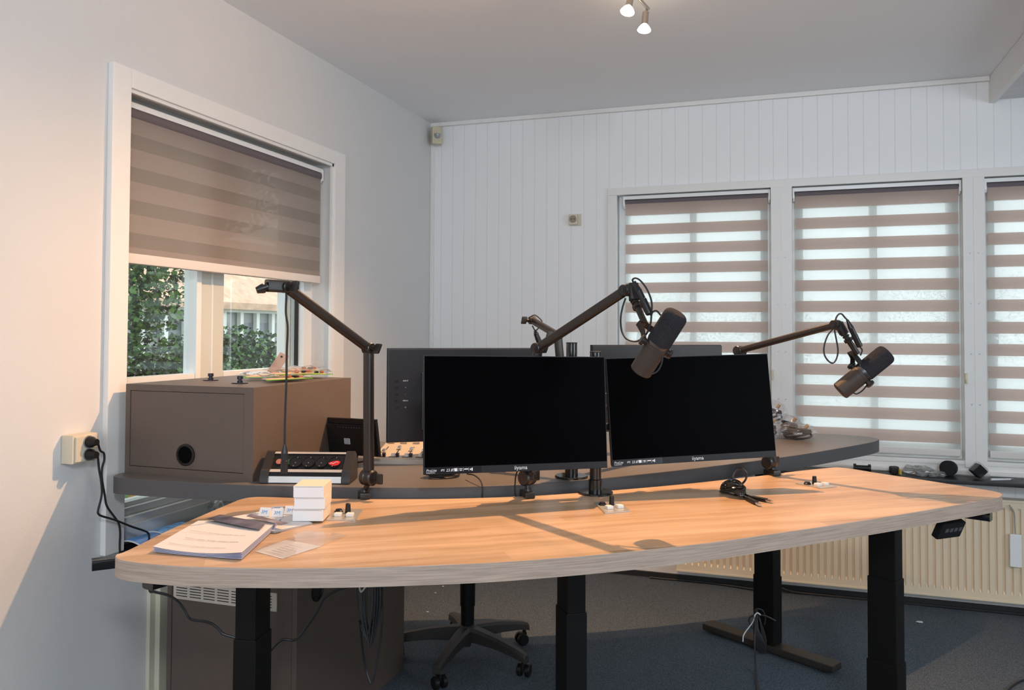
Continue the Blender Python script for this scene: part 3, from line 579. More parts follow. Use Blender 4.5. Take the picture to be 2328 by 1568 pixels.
bm = B(); slab(bm, smooth_outline(far, 4), ZF - 0.050, ZF, 0.0012, 0, 1); obj('desktop', bm, [grey_top, grey_edge], fd, ang=25)
legs_f = [(0.495, -2.435, R(125)), (1.345, -1.78, R(125)), (1.985, -0.905, R(149))]
for i, (x, y, a) in enumerate(legs_f):
    bm = B(); column(bm, x, y, a, ZF - 0.09) if i else box(bm, (x, y, 0.42), (0.05, 0.05, 0.84), bev=0.004); obj('leg', bm, steel_blk, fd)
    bm = B(); foot(bm, x, y, a, (0.24, 0.22, 0.62)[i]); obj('foot', bm, mat('foot_top_brown', (0.03, 0.025, 0.022), 0.45), fd)
bm = B()
for (x0, y0, _), (x1, y1, _) in zip(legs_f[1:-1], legs_f[2:]): bar(bm, (x0, y0, ZF - 0.07), (x1, y1, ZF - 0.07), 0.05, 0.036, sq=6)
obj('crossbeam', bm, steel_blk, fd)
# ================================================================ grey box on the far desk, cabinet under it
tau = mat('taupe_board', (0.108, 0.080, 0.066), 0.5, bump=0.12, bscale=450, var=0.03, vscale=30)
gb = thing('equipment_box', 'large taupe equipment box on the dark desk in front of the left window', 'box', (0.30, -2.19, ZF))
bx0, bx1, by0, by1, bz1 = 0.055, 0.540, -2.478, -1.900, 1.178
bm = B(); bb(bm, (bx0, by0 + 0.0165, ZF), (bx1, by1, bz1))
bb(bm, (bx0, by0, ZF), (bx0 + 0.018, by0 + 0.0165, bz1)); bb(bm, (bx1 - 0.034, by0, ZF), (bx1, by0 + 0.0165, bz1)); bb(bm, (bx0 + 0.018, by0 + 0.0002, bz1 - 0.020), (bx1 - 0.034, by0 + 0.0164, bz1)); bb(bm, (bx0 + 0.018, by0 + 0.0002, ZF), (bx1 - 0.034, by0 + 0.0164, ZF + 0.022))
obj('body', bm, tau, gb)
bm = B(); bb(bm, (bx0 + 0.0195, by0 + 0.0015, ZF + 0.0235), (bx1 - 0.0355, by0 + 0.016, bz1 - 0.0215), bev=0.001); obj('front_door', bm, tau, gb)
bm = B(); lathe(bm, (0.292, by0 + 0.0016, 0.963), (0, -1, 0), [(0, 0.034), (0.004, 0.034), (0.005, 0.031), (0.005, 0.027), (0.0006, 0.0262), (0.0006, 0.0, 1)], n=32, mi=0); obj('grommet', bm, [blk, mat('painted_hole_dark', (0.004, 0.004, 0.004), 1.0, spec=0.0)], gb)  # flat black disc painted for the dark inside of the hole
navy = mat('navy_knob', (0.012, 0.012, 0.03), 0.3)
for x, y in ((0.186, -2.235), (0.378, -2.330)):
    bm = B(); lathe(bm, (x, y, bz1), (0, 0, 1), [(0, 0.026), (0.003, 0.026), (0.004, 0.024), (0.004, 0.009), (0.010, 0.009), (0.010, 0.006), (0.014, 0.006), (0.014, 0.0095), (0.024, 0.0095), (0.025, 0.008)]); obj('mounting_stud', bm, navy, gb)
cb = thing('cabinet', 'tall taupe cabinet under the desks with a beige vent grille', 'cabinet', (0.36, -1.95, 0))
cx0, cx1, cy0, cy1, cz1 = 0.105, 0.606, -2.335, -1.575, 0.66
bm = B(); bb(bm, (cx0, cy0 + 0.016, 0.0), (cx1, cy1, cz1), bev=0.0015); bb(bm, (cx0, cy0, 0.0), (cx0 + 0.018, cy0 + 0.017, cz1), bev=0.001); bb(bm, (cx1 - 0.018, cy0, 0.0), (cx1, cy0 + 0.017, cz1), bev=0.001)
obj('body', bm, tau, cb)
bm = B(); bb(bm, (cx0 + 0.0195, cy0 + 0.0015, 0.03), (cx1 - 0.0195, cy0 + 0.016, cz1 - 0.002), bev=0.001); obj('door', bm, tau, cb)
vent = mat('vent_beige', (0.62, 0.55, 0.48), 0.45)
bm = B(); vx0, vx1, vz0, vz1 = 0.132, 0.532, 0.461, 0.519
bb(bm, (vx0, cy0 - 0.003, vz0), (vx1, cy0 + 0.0018, vz1), bev=0.001)
for i in range(7):
    for j in range(5):
        xa = vx0 + 0.012 + i * 0.0545; z = vz0 + 0.010 + j * 0.0088; bb(bm, (xa, cy0 - 0.0036, z), (xa + 0.044, cy0 - 0.0028, z + 0.0026), mi=1)
obj('vent_grille', bm, [vent, mat('slot_black', (0.01, 0.01, 0.01), 0.9)], cb)
bm = B(); lathe(bm, (cx1 + 0.0005, -2.22, 0.50), (1, 0, 0), [(0, 0.034), (0.003, 0.034), (0.004, 0.028), (0.0006, 0.026), (0.0006, 0)], n=28); obj('grommet', bm, blk, cb)  # black disc closes the ring, painting its inside dark
# ================================================================ monitors
scr = mat('screen_glass', (0.0012, 0.0012, 0.0016), 0.3, spec=0.012); bez = mat('bezel_black', (0.012, 0.013, 0.017), 0.42, spec=0.25, bump=0.15, bscale=700)
backp = mat('monitor_back', (0.014, 0.014, 0.018), 0.36, spec=0.4, bump=0.08, bscale=900); lab = mat('label_white', (0.75, 0.75, 0.78), 0.5); labk = mat('sticker_black', (0.005, 0.004, 0.008), 0.25)
def monitor(name, label, c, a, tilt, roll, group):
    """local frame: x right, y into the screen's back, z up; origin at the centre of the front"""
    t = thing(name, label, 'monitor', c, group, local=True)
    t.rotation_euler = (Matrix.Rotation(a, 3, 'Z') @ Matrix.Rotation(-tilt, 3, 'X') @ Matrix.Rotation(-roll, 3, 'Y')).to_euler()
    Wd, Hh = 0.5394, 0.321
    bm = B(); box(bm, (0, 0.006, 0), (Wd, 0.010, Hh), bev=0.0015); obj('front_bezel', bm, bez, t)
    bm = B(); box(bm, (0, 0.0002, 0.0085), (Wd - 0.005, 0.0016, Hh - 0.022), bev=0.0003); obj('screen', bm, scr, t)
    bm = B(); box(bm, (0, 0.0165, 0.0), (Wd - 0.004, 0.012, Hh - 0.004), bev=0.004); box(bm, (0, 0.030, -0.02), (0.31, 0.020, 0.20), bev=0.006); box(bm, (0, 0.032, -0.125), (0.13, 0.022, 0.05), bev=0.003)
    for i in range(5): box(bm, (Wd / 2 - 0.032, 0.0228, 0.050 - i * 0.0225), (0.012, 0.0014, 0.008), bev=0.0006, mi=1)
    for i in range(14): box(bm, (-0.08 + i * 0.011, 0.0405, 0.074), (0.006, 0.001, 0.004), mi=1)
    obj('back_shell', bm, [backp, blk], t)
    for i, s in enumerate(('INPUT', '+', '-', 'MENU', 'O')):
        bm = B(); text(bm, s, (Wd / 2 - 0.062, 0.0229, 0.0475 - i * 0.0225), (-1, 0, 0), (0, 0, 1), 0.0065, align='CENTER'); obj('button_label', bm, lab, t)
    bm = B(); box(bm, (0, 0.045, 0.0), (0.10, 0.010, 0.10), bev=0.002); cyl(bm, (0, 0.045, 0), (0, 0.075, 0), 0.016, n=18); obj('mounting_plate', bm, blk, t)
    bm = B(); text(bm, 'iiyama', (0.005, 0.0004, -Hh / 2 + 0.0055), (1, 0, 0), (0, 0, 1), 0.0155, align='CENTER', off=0.0006); obj('logo', bm, lab, t)
    bm = B(); box(bm, (-Wd / 2 + 0.0815, 0.0004, -Hh / 2 + 0.0105), (0.157, 0.0012, 0.0185), mi=0)
    x = -Wd / 2 + 0.006; z = -Hh / 2 + 0.008; f_ = dict(right=(1, 0, 0), up=(0, 0, 1), mi=1)
    text(bm, 'ProLite', (x, -0.0003, z), size=0.0095, italic=0.25, **f_); text(bm, 'XUB2492HSU', (x, -0.0003, z - 0.0045), size=0.0042, **f_)
    text(bm, 'IPS', (x + 0.040, -0.0003, z), size=0.0085, italic=0.2, **f_); text(bm, '23.8"', (x + 0.055, -0.0003, z - 0.001), size=0.0105, italic=0.2, **f_)
    for i, q in enumerate((0.0755, 0.0885, 0.1035, 0.1185)): box(bm, (x + q, -0.0004, z + 0.003), (0.0006, 0.0008, 0.009), mi=1)
    box(bm, (x + 0.082, -0.0004, z + 0.003), (0.008, 0.0008, 0.008), mi=1); box(bm, (x + 0.096, -0.0004, z + 0.005), (0.009, 0.0008, 0.0018), mi=1); box(bm, (x + 0.096, -0.0004, z + 0.001), (0.007, 0.0008, 0.0018), mi=1)
    box(bm, (x + 0.111, -0.0004, z + 0.004), (0.011, 0.0008, 0.003), mi=1); box(bm, (x + 0.1235, -0.0004, z + 0.003), (0.004, 0.0008, 0.004), mi=1); box(bm, (x + 0.128, -0.0004, z + 0.003), (0.003, 0.0008, 0.008), mi=1)
    obj('specification_sticker', bm, [labk, lab], t); return t
monitor('monitor', 'front black monitor that overlaps the rear monitor with buttons on its back', (1.352, -2.388, 1.122), 0.645, 0.097, -0.013, 'front monitors on the oak desk')
monitor('monitor', 'front black monitor with the near microphone hanging before its screen', (1.793, -2.026, 1.119), 0.553, 0.115, 0.025, 'front monitors on the oak desk')
u = U35; c1 = V(0.771, -2.064, 1.132) + u * 0.27; c2 = V(1.3775, -1.6217, 1.143) + u * 0.27
monitor('monitor', 'rear monitor seen from behind with a column of buttons on its back', c1, R(35 + 180), 0.0, 0.0, 'rear monitors on the dark desk')
monitor('monitor', 'rear monitor of which only the top edge shows above the front ones', c2, R(35 + 180), 0.0, -0.0, 'rear monitors on the dark desk')
def monitor_arm(label, base, ztop, targets, zt, zd, side):
    """desk pole with two arms; targets: points on the monitors' mounting plates"""
    x, y = base; t = thing('monitor_pole', label, 'monitor arm', (x, y, zt))
    bm = B(); lathe(bm, (x, y, zt), (0, 0, 1), [(0, 0.052), (0.004, 0.052), (0.006, 0.050), (0.006, 0.022)], n=36); obj('base_plate', bm, blks, t)
    bm = B(); e = side; box(bm, (x + e.x * 0.012, y + e.y * 0.012, zt - zd / 2), (0.006, 0.07, zd), rz(math.atan2(e.y, e.x)), bev=0.001); cyl(bm, (x, y, zt - zd - 0.035), (x, y, zt - zd), 0.008); cyl(bm, (x, y, zt - zd - 0.004), (x, y, zt - zd), 0.022); box(bm, (x, y, zt - zd - 0.038), (0.045, 0.045, 0.006), bev=0.001); obj('clamp', bm, blk, t)
    bm = B(); cyl(bm, (x, y, zt + 0.005), (x, y, ztop - 0.004), 0.0170, n=28); lathe(bm, (x, y, zt + 0.006), (0, 0, 1), [(0, 0.0205), (0.035, 0.0205), (0.037, 0.0172)], n=28); obj('pole', bm, blks, t)
    bm = B(); lathe(bm, (x, y, ztop - 0.004), (0, 0, 1), [(0, 0.0178), (0.003, 0.0178), (0.004, 0.015)], n=28); obj('pole_cap', bm, blk, t)
    for k, g in enumerate(targets):
        g = Vector(g); z = g.z; s = V(x, y, z); mid = (s + g) / 2 + V(0, 0, 0)
        bm = B(); lathe(bm, (x, y, z - 0.02 - 0.045 * k), (0, 0, 1), [(0, 0.026), (0.04, 0.026)], n=24); bar(bm, (x, y, z - 0.045 * k), (mid.x, mid.y, z - 0.045 * k), 0.028, 0.022); cyl(bm, (mid.x, mid.y, z - 0.03 - 0.045 * k), (mid.x, mid.y, z + 0.022), 0.016); bar(bm, (mid.x, mid.y, z), g, 0.026, 0.022); obj('arm', bm, blk, t)
    return t
nL = V(math.sin(0.645), -math.cos(0.645), 0); nR = V(math.sin(0.553), -math.cos(0.553), 0)
P1 = (1.524, -2.172)
monitor_arm('black pole between the two front monitors with a round base plate', P1, 1.293, [V(1.352, -2.388, 1.115) - nL * 0.078, V(1.793, -2.026, 1.112) - nR * 0.078], ZN + 0.0005, 0.045, N35)
nF = V(math.sin(R(35)), -math.cos(R(35)), 0)
P2 = (1.424, -2.071)
monitor_arm('black pole on the dark desk behind, clamped at its front edge', P2, 1.318, [c1 + nF * 0.078, c2 + nF * 0.078], ZF + 0.0005, 0.055, -N35)
# ================================================================ microphone arms and microphones
armm = mat('arm_black_brown', (0.016, 0.011, 0.0095), 0.33); knobm = mat('knob_black', (0.013, 0.010, 0.009), 0.35); ringm = mat('dark_metal', (0.10, 0.10, 0.11), 0.3, 0.8)
def wing(bm, c, d, up, s=1.0):
    """wing knob on the axis d"""
    c = Vector(c); d = Vector(d).normalized(); up = Vector(up).normalized()
    cyl(bm, c, c + d * 0.012 * s, 0.007 * s, n=16)
    w_ = d.cross(up); rot = frame(d, up, w_); box(bm, c + d * 0.022 * s, (0.022 * s, 0.030 * s, 0.010 * s), rot, bev=0.004 * s)
def mic_arm(label, base, ballp, elb, tip, zt, kn=1, tipknob=True, tube_h=0.027):
    base, ballp, elb, tip = map(Vector, (base, ballp, elb, tip))
    t = thing('microphone_boom', label, 'microphone arm', (base.x, base.y, zt), 'articulated microphone arms on the desks')
    h = Vector((tip - elb)); h.z = 0; h = h.normalized() if h.length > 1e-3 else U35; side = h.cross(V(0, 0, 1)) * kn
    # clamp
    bm = B(); r = rz(R(35)); c = V(base.x, base.y, zt) - N35 * 0.012
    box(bm, c + N35 * 0.004 + V(0, 0, 0.009), (0.030, 0.062, 0.018), r, bev=0.004); box(bm, c + N35 * 0.031 + V(0, 0, -0.027), (0.030, 0.006, 0.085), r, bev=0.002); box(bm, c + N35 * 0.010 + V(0, 0, -0.064), (0.030, 0.05, 0.010), r, bev=0.002); cyl(bm, c + V(0, 0, -0.10), c + V(0, 0, -0.045), 0.006); obj('clamp', bm, knobm, t)
    b2 = V(ballp.x, ballp.y, ballp.z)
    bm = B(); cyl(bm, c + V(0, 0, 0.016), V(b2.x, b2.y, b2.z - 0.012), 0.0075, n=16); cyl(bm, c + V(0, 0, 0.018), c + V(0, 0, 0.026), 0.012, 0.009, n=18); obj('spindle', bm, knobm, t)
    bm = B(); lathe(bm, b2 - side * 0.021, side, [(0, 0.018), (0.004, 0.0225), (0.019, 0.0235), (0.021, 0.0215), (0.023, 0.0235), (0.038, 0.0225), (0.042, 0.018)], n=32); wing(bm, b2 + side * 0.021, side, (0, 0, 1)); obj('base_joint', bm, knobm, t)
    d1 = (elb - b2).normalized()
    bm = B(); bar(bm, b2 + d1 * 0.012, elb - d1 * 0.010, 0.023, 0.031, hint=side, sq=3.2); obj('lower_tube', bm, armm, t)
    bm = B(); lathe(bm, elb - side * 0.015, side, [(0, 0.0145), (0.002, 0.0165), (0.028, 0.0165), (0.030, 0.0145)], n=28); wing(bm, elb + side * 0.013, side, (0.3, 0.2, 1)); lathe(bm, elb - side * 0.0155, -side, [(0, 0.010), (0.0015, 0.010), (0.0015, 0.005), (0.003, 0.005)], n=18); obj('elbow_joint', bm, knobm, t)
    d2 = (tip - elb).normalized(); up2 = side.cross(d2)
    bm = B(); bar(bm, elb + d2 * 0.008, tip - d2 * 0.012, 0.022, tube_h, hint=up2, sq=3.0); obj('upper_tube', bm, armm, t)
    bm = B(); lathe(bm, tip - side * 0.014, side, [(0, 0.0135), (0.002, 0.0155), (0.026, 0.0155), (0.028, 0.0135)], n=28)
    if tipknob: wing(bm, tip + side * 0.013, side, (0.2, 0, 1))
    lathe(bm, tip - side * 0.0145, -side, [(0, 0.0105, 0), (0.0015, 0.0105, 0), (0.0015, 0.006, 0), (0.0035, 0.006, 0)], n=18); obj('tip_joint', bm, knobm, t)
    return t, side
tL, sL = mic_arm('empty black microphone arm beside the power strip, cable hanging from its tip', PT['bL_base'], PT['bL_ball'], PT['bL_elb'], PT['bL_tip'], ZN + 0.0005, kn=-1)
bm = B(); p, q, e = map(Vector, PT['bL_stub'])
tp = Vector(PT['bL_tip'])
bar(bm, tp + V(-0.006, 0, 0.001), V(0.809, -2.798, 1.4655), 0.028, 0.032, sq=5)
lathe(bm, V(0.812, -2.796, 1.462), (-0.72, -0.60, -0.32), [(0, 0.013), (0.004, 0.013), (0.004, 0.009), (0.010, 0.009), (0.010, 0.0125), (0.016, 0.012), (0.030, 0.008), (0.030, 0.004)], n=20); obj('mount_head', bm, knobm, tL)
tM, sM = mic_arm('black microphone arm rising behind the two front monitors to the near microphone', PT['bM_base'], PT['bM_ball'], PT['bM_elb'], PT['bM_tip'], ZN + 0.0005, kn=-1, tipknob=False)
tR, sR = mic_arm('black microphone arm reaching across the white post between two windows', PT['bR_base'], PT['bR_ball'], PT['bR_elb'], PT['bR_tip'], ZN + 0.0005, kn=-1, tipknob=False, tube_h=0.0215)
tB, sB = mic_arm('smaller microphone arm farthest back, behind the pole, without a microphone', (1.30, -1.640, ZF), (1.298, -1.641, 0.955), PT['bB_elb'], PT['bB_tip'], ZF + 0.0005, kn=-1)
for th_, k in ((tM, 'M'), (tR, 'R')):
    blk_, th0, th1, tp = (Vector(PT[k + '_' + n]) for n in ('blk', 'th0', 'th1', 'yoke')); t0 = Vector(PT['b%s_tip' % k])
    bm = B(); bar(bm, t0, blk_, 0.026, 0.030, sq=5); bar(bm, blk_ + (blk_ - th0).normalized() * 0.012, th0, 0.026, 0.024, sq=5); obj('mount_head', bm, knobm, th_)
    d = (th1 - th0).normalized()
    bm = B(); lathe(bm, th0, d, [(0, 0.012), (0.003, 0.012), (0.003, 0.008), (0.009, 0.008), (0.009, 0.011), (0.012, 0.011), (0.012, 0.008), (0.020, 0.008), (0.020, 0.0135), (0.028, 0.0135), (0.030, 0.0085), ((tp - th0).length, 0.0085)], n=24); obj('thread_adapter', bm, knobm, th_)
foam = mat('foam_windscreen', (0.026, 0.026, 0.031), 0.95, spec=0.1, bump=0.7, bscale=650, var=0.5, vscale=500); mbody = mat('mic_body', (0.042, 0.032, 0.027), 0.55, spec=0.35, bump=0.15, bscale=900)
def microphone(label, k, sgn):
    P = {n: Vector(PT[k + '_' + n]) for n in ('foam', 'body', 'yoke', 'piv')}
    a = (P['foam'] - P['body']).normalized(); toward = V(*(0.167, -0.985, 0.047)) if k == 'M' else V(*(-0.061, -0.996, 0.064))  # unit vector from each microphone to the camera, baked; tilts the axis
    a = (a + toward * (0.38 if k == 'M' else 0.15)).normalized(); c = (P['foam'] + P['body']) / 2; Ln = 0.189
    t = thing('microphone', label, 'microphone', tuple(c), 'broadcast microphones on arms')
    p0 = c - a * Ln / 2
    bm = B(); lathe(bm, p0, a, [(0, 0.022), (0.002, 0.0265), (0.005, 0.0288), (0.078, 0.0292), (0.079, 0.0300), (0.086, 0.0300), (0.087, 0.0285), (0.094, 0.0285)], n=48); obj('body', bm, mbody, t)
    bm = B(); lathe(bm, p0, a, [(0.088, 0.0296), (0.0945, 0.0310), (0.097, 0.0310), (0.097, 0.028)], n=48); obj('ring', bm, ringm, t)
    bm = B(); lathe(bm, p0, a, [(0.0965, 0.0295), (0.098, 0.0318), (0.172, 0.0317), (0.1775, 0.0311), (0.182, 0.0295), (0.1855, 0.0268), (0.1878, 0.0235), (0.189, 0.019), (0.1893, 0.010)], n=48); obj('windscreen', bm, foam, t)
    s = a.cross(toward).normalized(); s = s if s.x > 0 else -s; s = (s - toward * 0.25 * sgn); s = (s - a * s.dot(a)).normalized()
    pv = p0 + a * 0.082
    for q, nm in ((-1, 'yoke_knob'), (1, 'yoke_knob')):
        bm = B(); lathe(bm, pv + s * q * 0.0295, s * q, [(0, 0.009), (0.006, 0.009), (0.006, 0.0135), (0.013, 0.0135), (0.015, 0.011)], n=24); obj(nm, bm, knobm, t)
    bm = B(); top = P['yoke']
    for q in (-1, 1):
        e = pv + s * q * 0.034; sh = top + s * q * 0.020 + (e - top) * 0.12; k1 = e + (top - e).normalized() * 0.03 + s * q * 0.006
        d_ = top - e; n_ = d_.cross(s).normalized()
        pts = [top, sh, k1, e]
        for a_, b_ in zip(pts[:-1], pts[1:]): bar(bm, a_, b_ + (b_ - a_).normalized() * 0.002, 0.0035, 0.020, hint=n_, sq=6, n=16)
    obj('yoke', bm, knobm, t)
    bm = B(); tube(bm, PT[k + '_tail'], 0.0022, n=8); obj('tail_cable', bm, rub, t)
    return t
microphone('near microphone with grey foam top in front of the right black monitor', 'M', 1)
microphone('farther microphone with dark foam top hanging before the middle window', 'R', -1)
def xlr(name, label, path, r=0.0095, cables=(), group='microphone cables', rc=0.0025):
    t = thing(name, label, 'cable', tuple(path[0]), group)
    p = [Vector(q) for q in path]; d = (p[-1] - p[0]); Ln = d.length
    bm = B(); lathe(bm, p[0], d, [(0, r * 0.42), (Ln * 0.06, r * 0.5), (Ln * 0.22, r * 0.80), (Ln * 0.30, r * 0.95), (Ln * 0.31, r * 0.88), (Ln * 0.55, r * 0.90), (Ln * 0.56, r), (Ln * 0.97, r), (Ln, r * 0.85)], n=22); obj('connector', bm, mat('xlr_black', (0.02, 0.02, 0.022), 0.3, 0.4), t)
    for c in cables:
        bm = B(); tube(bm, c, rc, n=8); obj('cord', bm, rub, t)
    return t
xlr('microphone_cable', 'looped black cable and connector beside the near microphone', PT['M_xlr'], 0.0098, [PT['M_loop'], PT['M_loop2']])
xlr('microphone_cable', 'thin black cable loop at the tip of the right microphone arm', PT['R_xlr'], 0.0092, [PT['R_loop'], PT['R_loop2'], PT['R_loop3']])
xlr('microphone_cable', 'straight black cable hanging from the empty left arm, connector at its end', PT['L_xlr'], 0.0092, [[PT['bL_tip']] + PT['L_cable']], rc=0.0029)
xlr('microphone_cable', 'cable tied round the tip of the rearmost arm with a dangling plug', PT['B_xlr'], 0.011, [PT['B_loop']])
# ================================================================ things on the dark desk
sl = [Vector(p) for p in PT['str']]
ux = (sl[1] - sl[0]).normalized(); uy = V(-ux.y, ux.x, 0); Lw = (sl[1] - sl[0]).length
ps = thing('power_strip', 'desktop power strip with aluminium rails and four black sockets', 'power strip', tuple((sl[0] + sl[1]) / 2))
alu = mat('aluminium', (0.62, 0.60, 0.58), 0.35, 0.6)
def PP(x, y, z): return sl[0] + ux * x + uy * y + V(0, 0, z)
rotp = frame(ux, uy, V(0, 0, 1))
sec = [(0.0, 0.002), (0.0, 0.012), (0.006, 0.024), (0.012, 0.036), (0.022, 0.040), (0.060, 0.082), (0.070, 0.086), (0.090, 0.074), (0.102, 0.030), (0.104, 0.002)]
def extr(bm, sec, x0, x1, mi=0):
    a = [bm.verts.new(PP(x0, y, z)) for y, z in sec]; b = [bm.verts.new(PP(x1, y, z)) for y, z in sec]
    for i in range(len(sec)): f = bm.faces.new((a[i], a[(i + 1) % len(sec)], b[(i + 1) % len(sec)], b[i])); f.material_index = mi
    cap(bm, a, mi, True); cap(bm, b, mi)
e0 = 0.026
bm = B(); extr(bm, [(y + 0.002, max(0.0, z - 0.003)) for y, z in sec], e0, Lw - e0); obj('body', bm, blk, ps)
for x0, x1 in ((0, e0), (Lw - e0, Lw)):
    bm = B(); extr(bm, [(y - 0.003 if y < 0.05 else y + 0.003, z if z < 0.01 else z + 0.002) for y, z in sec], x0, x1); obj('end_cap', bm, mat('cap_black', (0.020, 0.017, 0.016), 0.4), ps)
sd = V(0, 0.038, 0.042).normalized()
bm = B()
def face(bm, x0, x1, t0, t1, off, mi=0, a=(0.022, 0.040), b=(0.060, 0.082), th_=0.0015):
    ya, za = a; yb, zb = b; q = [(ya + (yb - ya) * t, za + (zb - za) * t) for t in (t0, t1)]; ny, nz = -(zb - za), (yb - ya); l_ = math.hypot(ny, nz); ny, nz = ny / l_, nz / l_
    lo = [bm.verts.new(PP(x, y + ny * 0.0, z + nz * 0.0)) for x in (x0, x1) for y, z in (q[0], q[1])]; hi = [bm.verts.new(PP(x, y + ny * off, z + nz * off)) for x in (x0, x1) for y, z in (q[0], q[1])]
    for f in ((0, 1, 3, 2), (4, 5, 7, 6), (0, 1, 5, 4), (2, 3, 7, 6), (0, 2, 6, 4), (1, 3, 7, 5)):
        vs = [(lo + hi)[i] for i in f]; g = bm.faces.new(vs); g.material_index = mi
face(bm, e0, Lw - e0, 0.0, 1.0, 0.001, a=(0.001, 0.003), b=(0.006, 0.021)); face(bm, e0, Lw - e0, 0, 1, 0.001, a=(0.010, 0.033), b=(0.021, 0.039)); face(bm, e0, Lw - e0, 0.0, 1.0, 0.001, a=(0.060, 0.080), b=(0.069, 0.084)); obj('rail', bm, alu, ps)
ny, nz = -0.042 / 0.0566, 0.038 / 0.0566; nrm = uy * ny + V(0, 0, nz); upd = uy * 0.671 + V(0, 0, 0.742)
dots = mat('socket_pins', (0.6, 0.45, 0.35), 0.3, 0.8)
for i in range(4):
    x = 0.096 + i * 0.0395; c = PP(x, 0.041, 0.058) + nrm * 0.001
    so = B(); lathe(so, c, nrm, [(0, 0.0190), (0.0022, 0.0190), (0.0022, 0.0172), (0.0004, 0.0165)], n=30, mi=0)
    for q in (-1, 1): ball(so, c + upd * 0.0145 * q + ux * 0.004 * q + nrm * 0.0022, 0.0016, 1, mi=1)
    ball(so, c + nrm * 0.001 - upd * 0.003, 0.0016, 1, mi=1)
    s_ = obj('socket', so, [blks, dots], ps)
    if i == 3:
        bm = B(); c2 = c - upd * 0.005 + nrm * 0.0026; pr_ = []
        for j in range(20): an = 2 * math.pi * j / 20; pr_.append(bm.verts.new(c2 + ux * (0.0175 * math.cos(an)) + (upd * 0.8 + ux * 0.35) * (0.0105 * math.sin(an) + 0.002 * math.sin(2 * an)) + nrm * 0.0004))
        f = bm.faces.new(pr_); r_ = bmesh.ops.inset_region(bm, faces=[f], thickness=0.0012); [setattr(g, 'material_index', 1) for g in r_['faces']]
        tube(bm, [c2 + ux * (-0.013 + 0.0052 * j) + upd * (-0.003 + 0.0015 * j + 0.002 * math.sin(2.2 * j)) + nrm * 0.0008 for j in range(6)], 0.0008, n=6, mi=1); obj('red_sticker', bm, [mat('sticker_red', (0.55, 0.02, 0.02), 0.3), lab], s_, label='red and white sticker on one socket', recalc=False)
bm = B(); c = PP(0.045, 0.041, 0.058) + nrm * 0.001; lathe(bm, c, nrm, [(0, 0.009), (0.002, 0.009), (0.003, 0.007)], n=22); obj('power_switch', bm, mat('switch_coral', (0.42, 0.14, 0.09), 0.3), ps)
bm = B(); box(bm, PP(0.074, 0.041, 0.058) + nrm * 0.001, (0.008, 0.018, 0.002), frame(ux, upd, nrm)); obj('indicator', bm, mat('dark_green', (0.01, 0.06, 0.03), 0.3), ps)
# small screen on its stand, seen from behind
tq = [Vector(p) for p in PT['tab']]; tu = (tq[1] - tq[0]).normalized(); tv = (tq[0] - tq[3]); tv = (tv - tu * tv.dot(tu)).normalized(); tn = tu.cross(tv)
tb = thing('small_screen', 'small black touchscreen seen from behind beside the mixing console', 'screen', tuple((tq[2] + tq[3]) / 2 - V(0, 0, 0.03)))
tc_ = sum(tq, V(0, 0, 0)) / 4; rt = frame(tu, tv, tn)
bm = B(); box(bm, tc_ - tn * 0.006, (0.236, 0.128, 0.012), rt, bev=0.003); obj('display', bm, blks, tb)
bm = B(); box(bm, tc_ + tn * 0.006 - tv * 0.008, (0.215, 0.105, 0.014), rt, bev=0.003)
for i in range(9): box(bm, tc_ + tn * 0.0135 + tv * 0.036 + tu * (-0.05 + i * 0.013), (0.006, 0.002, 0.001), rt, mi=1)
obj('back_cover', bm, [blk, MATS['grey_button']], tb)
bm = B(); box(bm, tc_ + tn * 0.0136 - tv * 0.012 - tu * 0.012, (0.028, 0.020, 0.0008), rt, mi=0)
for i in range(5): box(bm, tc_ + tn * 0.0141 - tv * (0.005 + i * 0.0035) - tu * 0.012, (0.022, 0.0010, 0.0004), rt, mi=1)
obj('rating_label', bm, [mat('label_grey', (0.5, 0.5, 0.55), 0.5), MATS['grey_button']], tb)
bm = B(); foot_c = V(tc_.x, tc_.y, ZF) - V(tn.x, tn.y, 0).normalized() * 0.04 - tu * 0.05
box(bm, foot_c + V(0, 0, 0.0045), (0.12, 0.09, 0.008), rz(math.atan2(tu.y, tu.x)), bev=0.003); bar(bm, foot_c + V(0, 0, 0.006), tc_ - tn * 0.012 - tv * 0.02, 0.05, 0.012, sq=5); obj('stand', bm, blk, tb)
# mixing console
mx_ = thing('mixing_console', 'beige radio mixing console with faders and dark knobs behind the front monitor', 'mixer', (0.85, -1.80, ZF))
a0, a1, a2 = (Vector(p) for p in PT['mix']); mu = V(0.97, 0.243, 0); mv = V(-mu.y, mu.x, 0); o0 = V(0.735, -2.050, ZF)
MW, MD = 0.52, 0.40
def Q(x, y, z=0.0): return o0 + mu * (x - 0.02) + mv * y + V(0, 0, z)
beige = mat('console_beige', (0.52, 0.45, 0.37), 0.45)
def tz(y): return 0.018 + 0.055 * max(0, y) / MD
bm = B(); sec2 = [(0, 0.0), (0, 0.016), (0.004, 0.018), (MD - 0.04, tz(MD - 0.04)), (MD - 0.03, 0.10), (MD, 0.10), (MD, 0)]
a = [bm.verts.new(Q(0, y, z)) for y, z in sec2]; b = [bm.verts.new(Q(MW, y, z)) for y, z in sec2]
for i in range(len(sec2)): bm.faces.new((a[i], a[(i + 1) % 7], b[(i + 1) % 7], b[i]))
cap(bm, a, 0, True); cap(bm, b); bm2 = bm; obj('case', bm, beige, mx_)
rc = frame(mu, (mv + V(0, 0, 0.1375)).normalized(), mu.cross((mv + V(0, 0, 0.1375)).normalized()))
btn = mat('button_white', (0.75, 0.70, 0.64), 0.4)
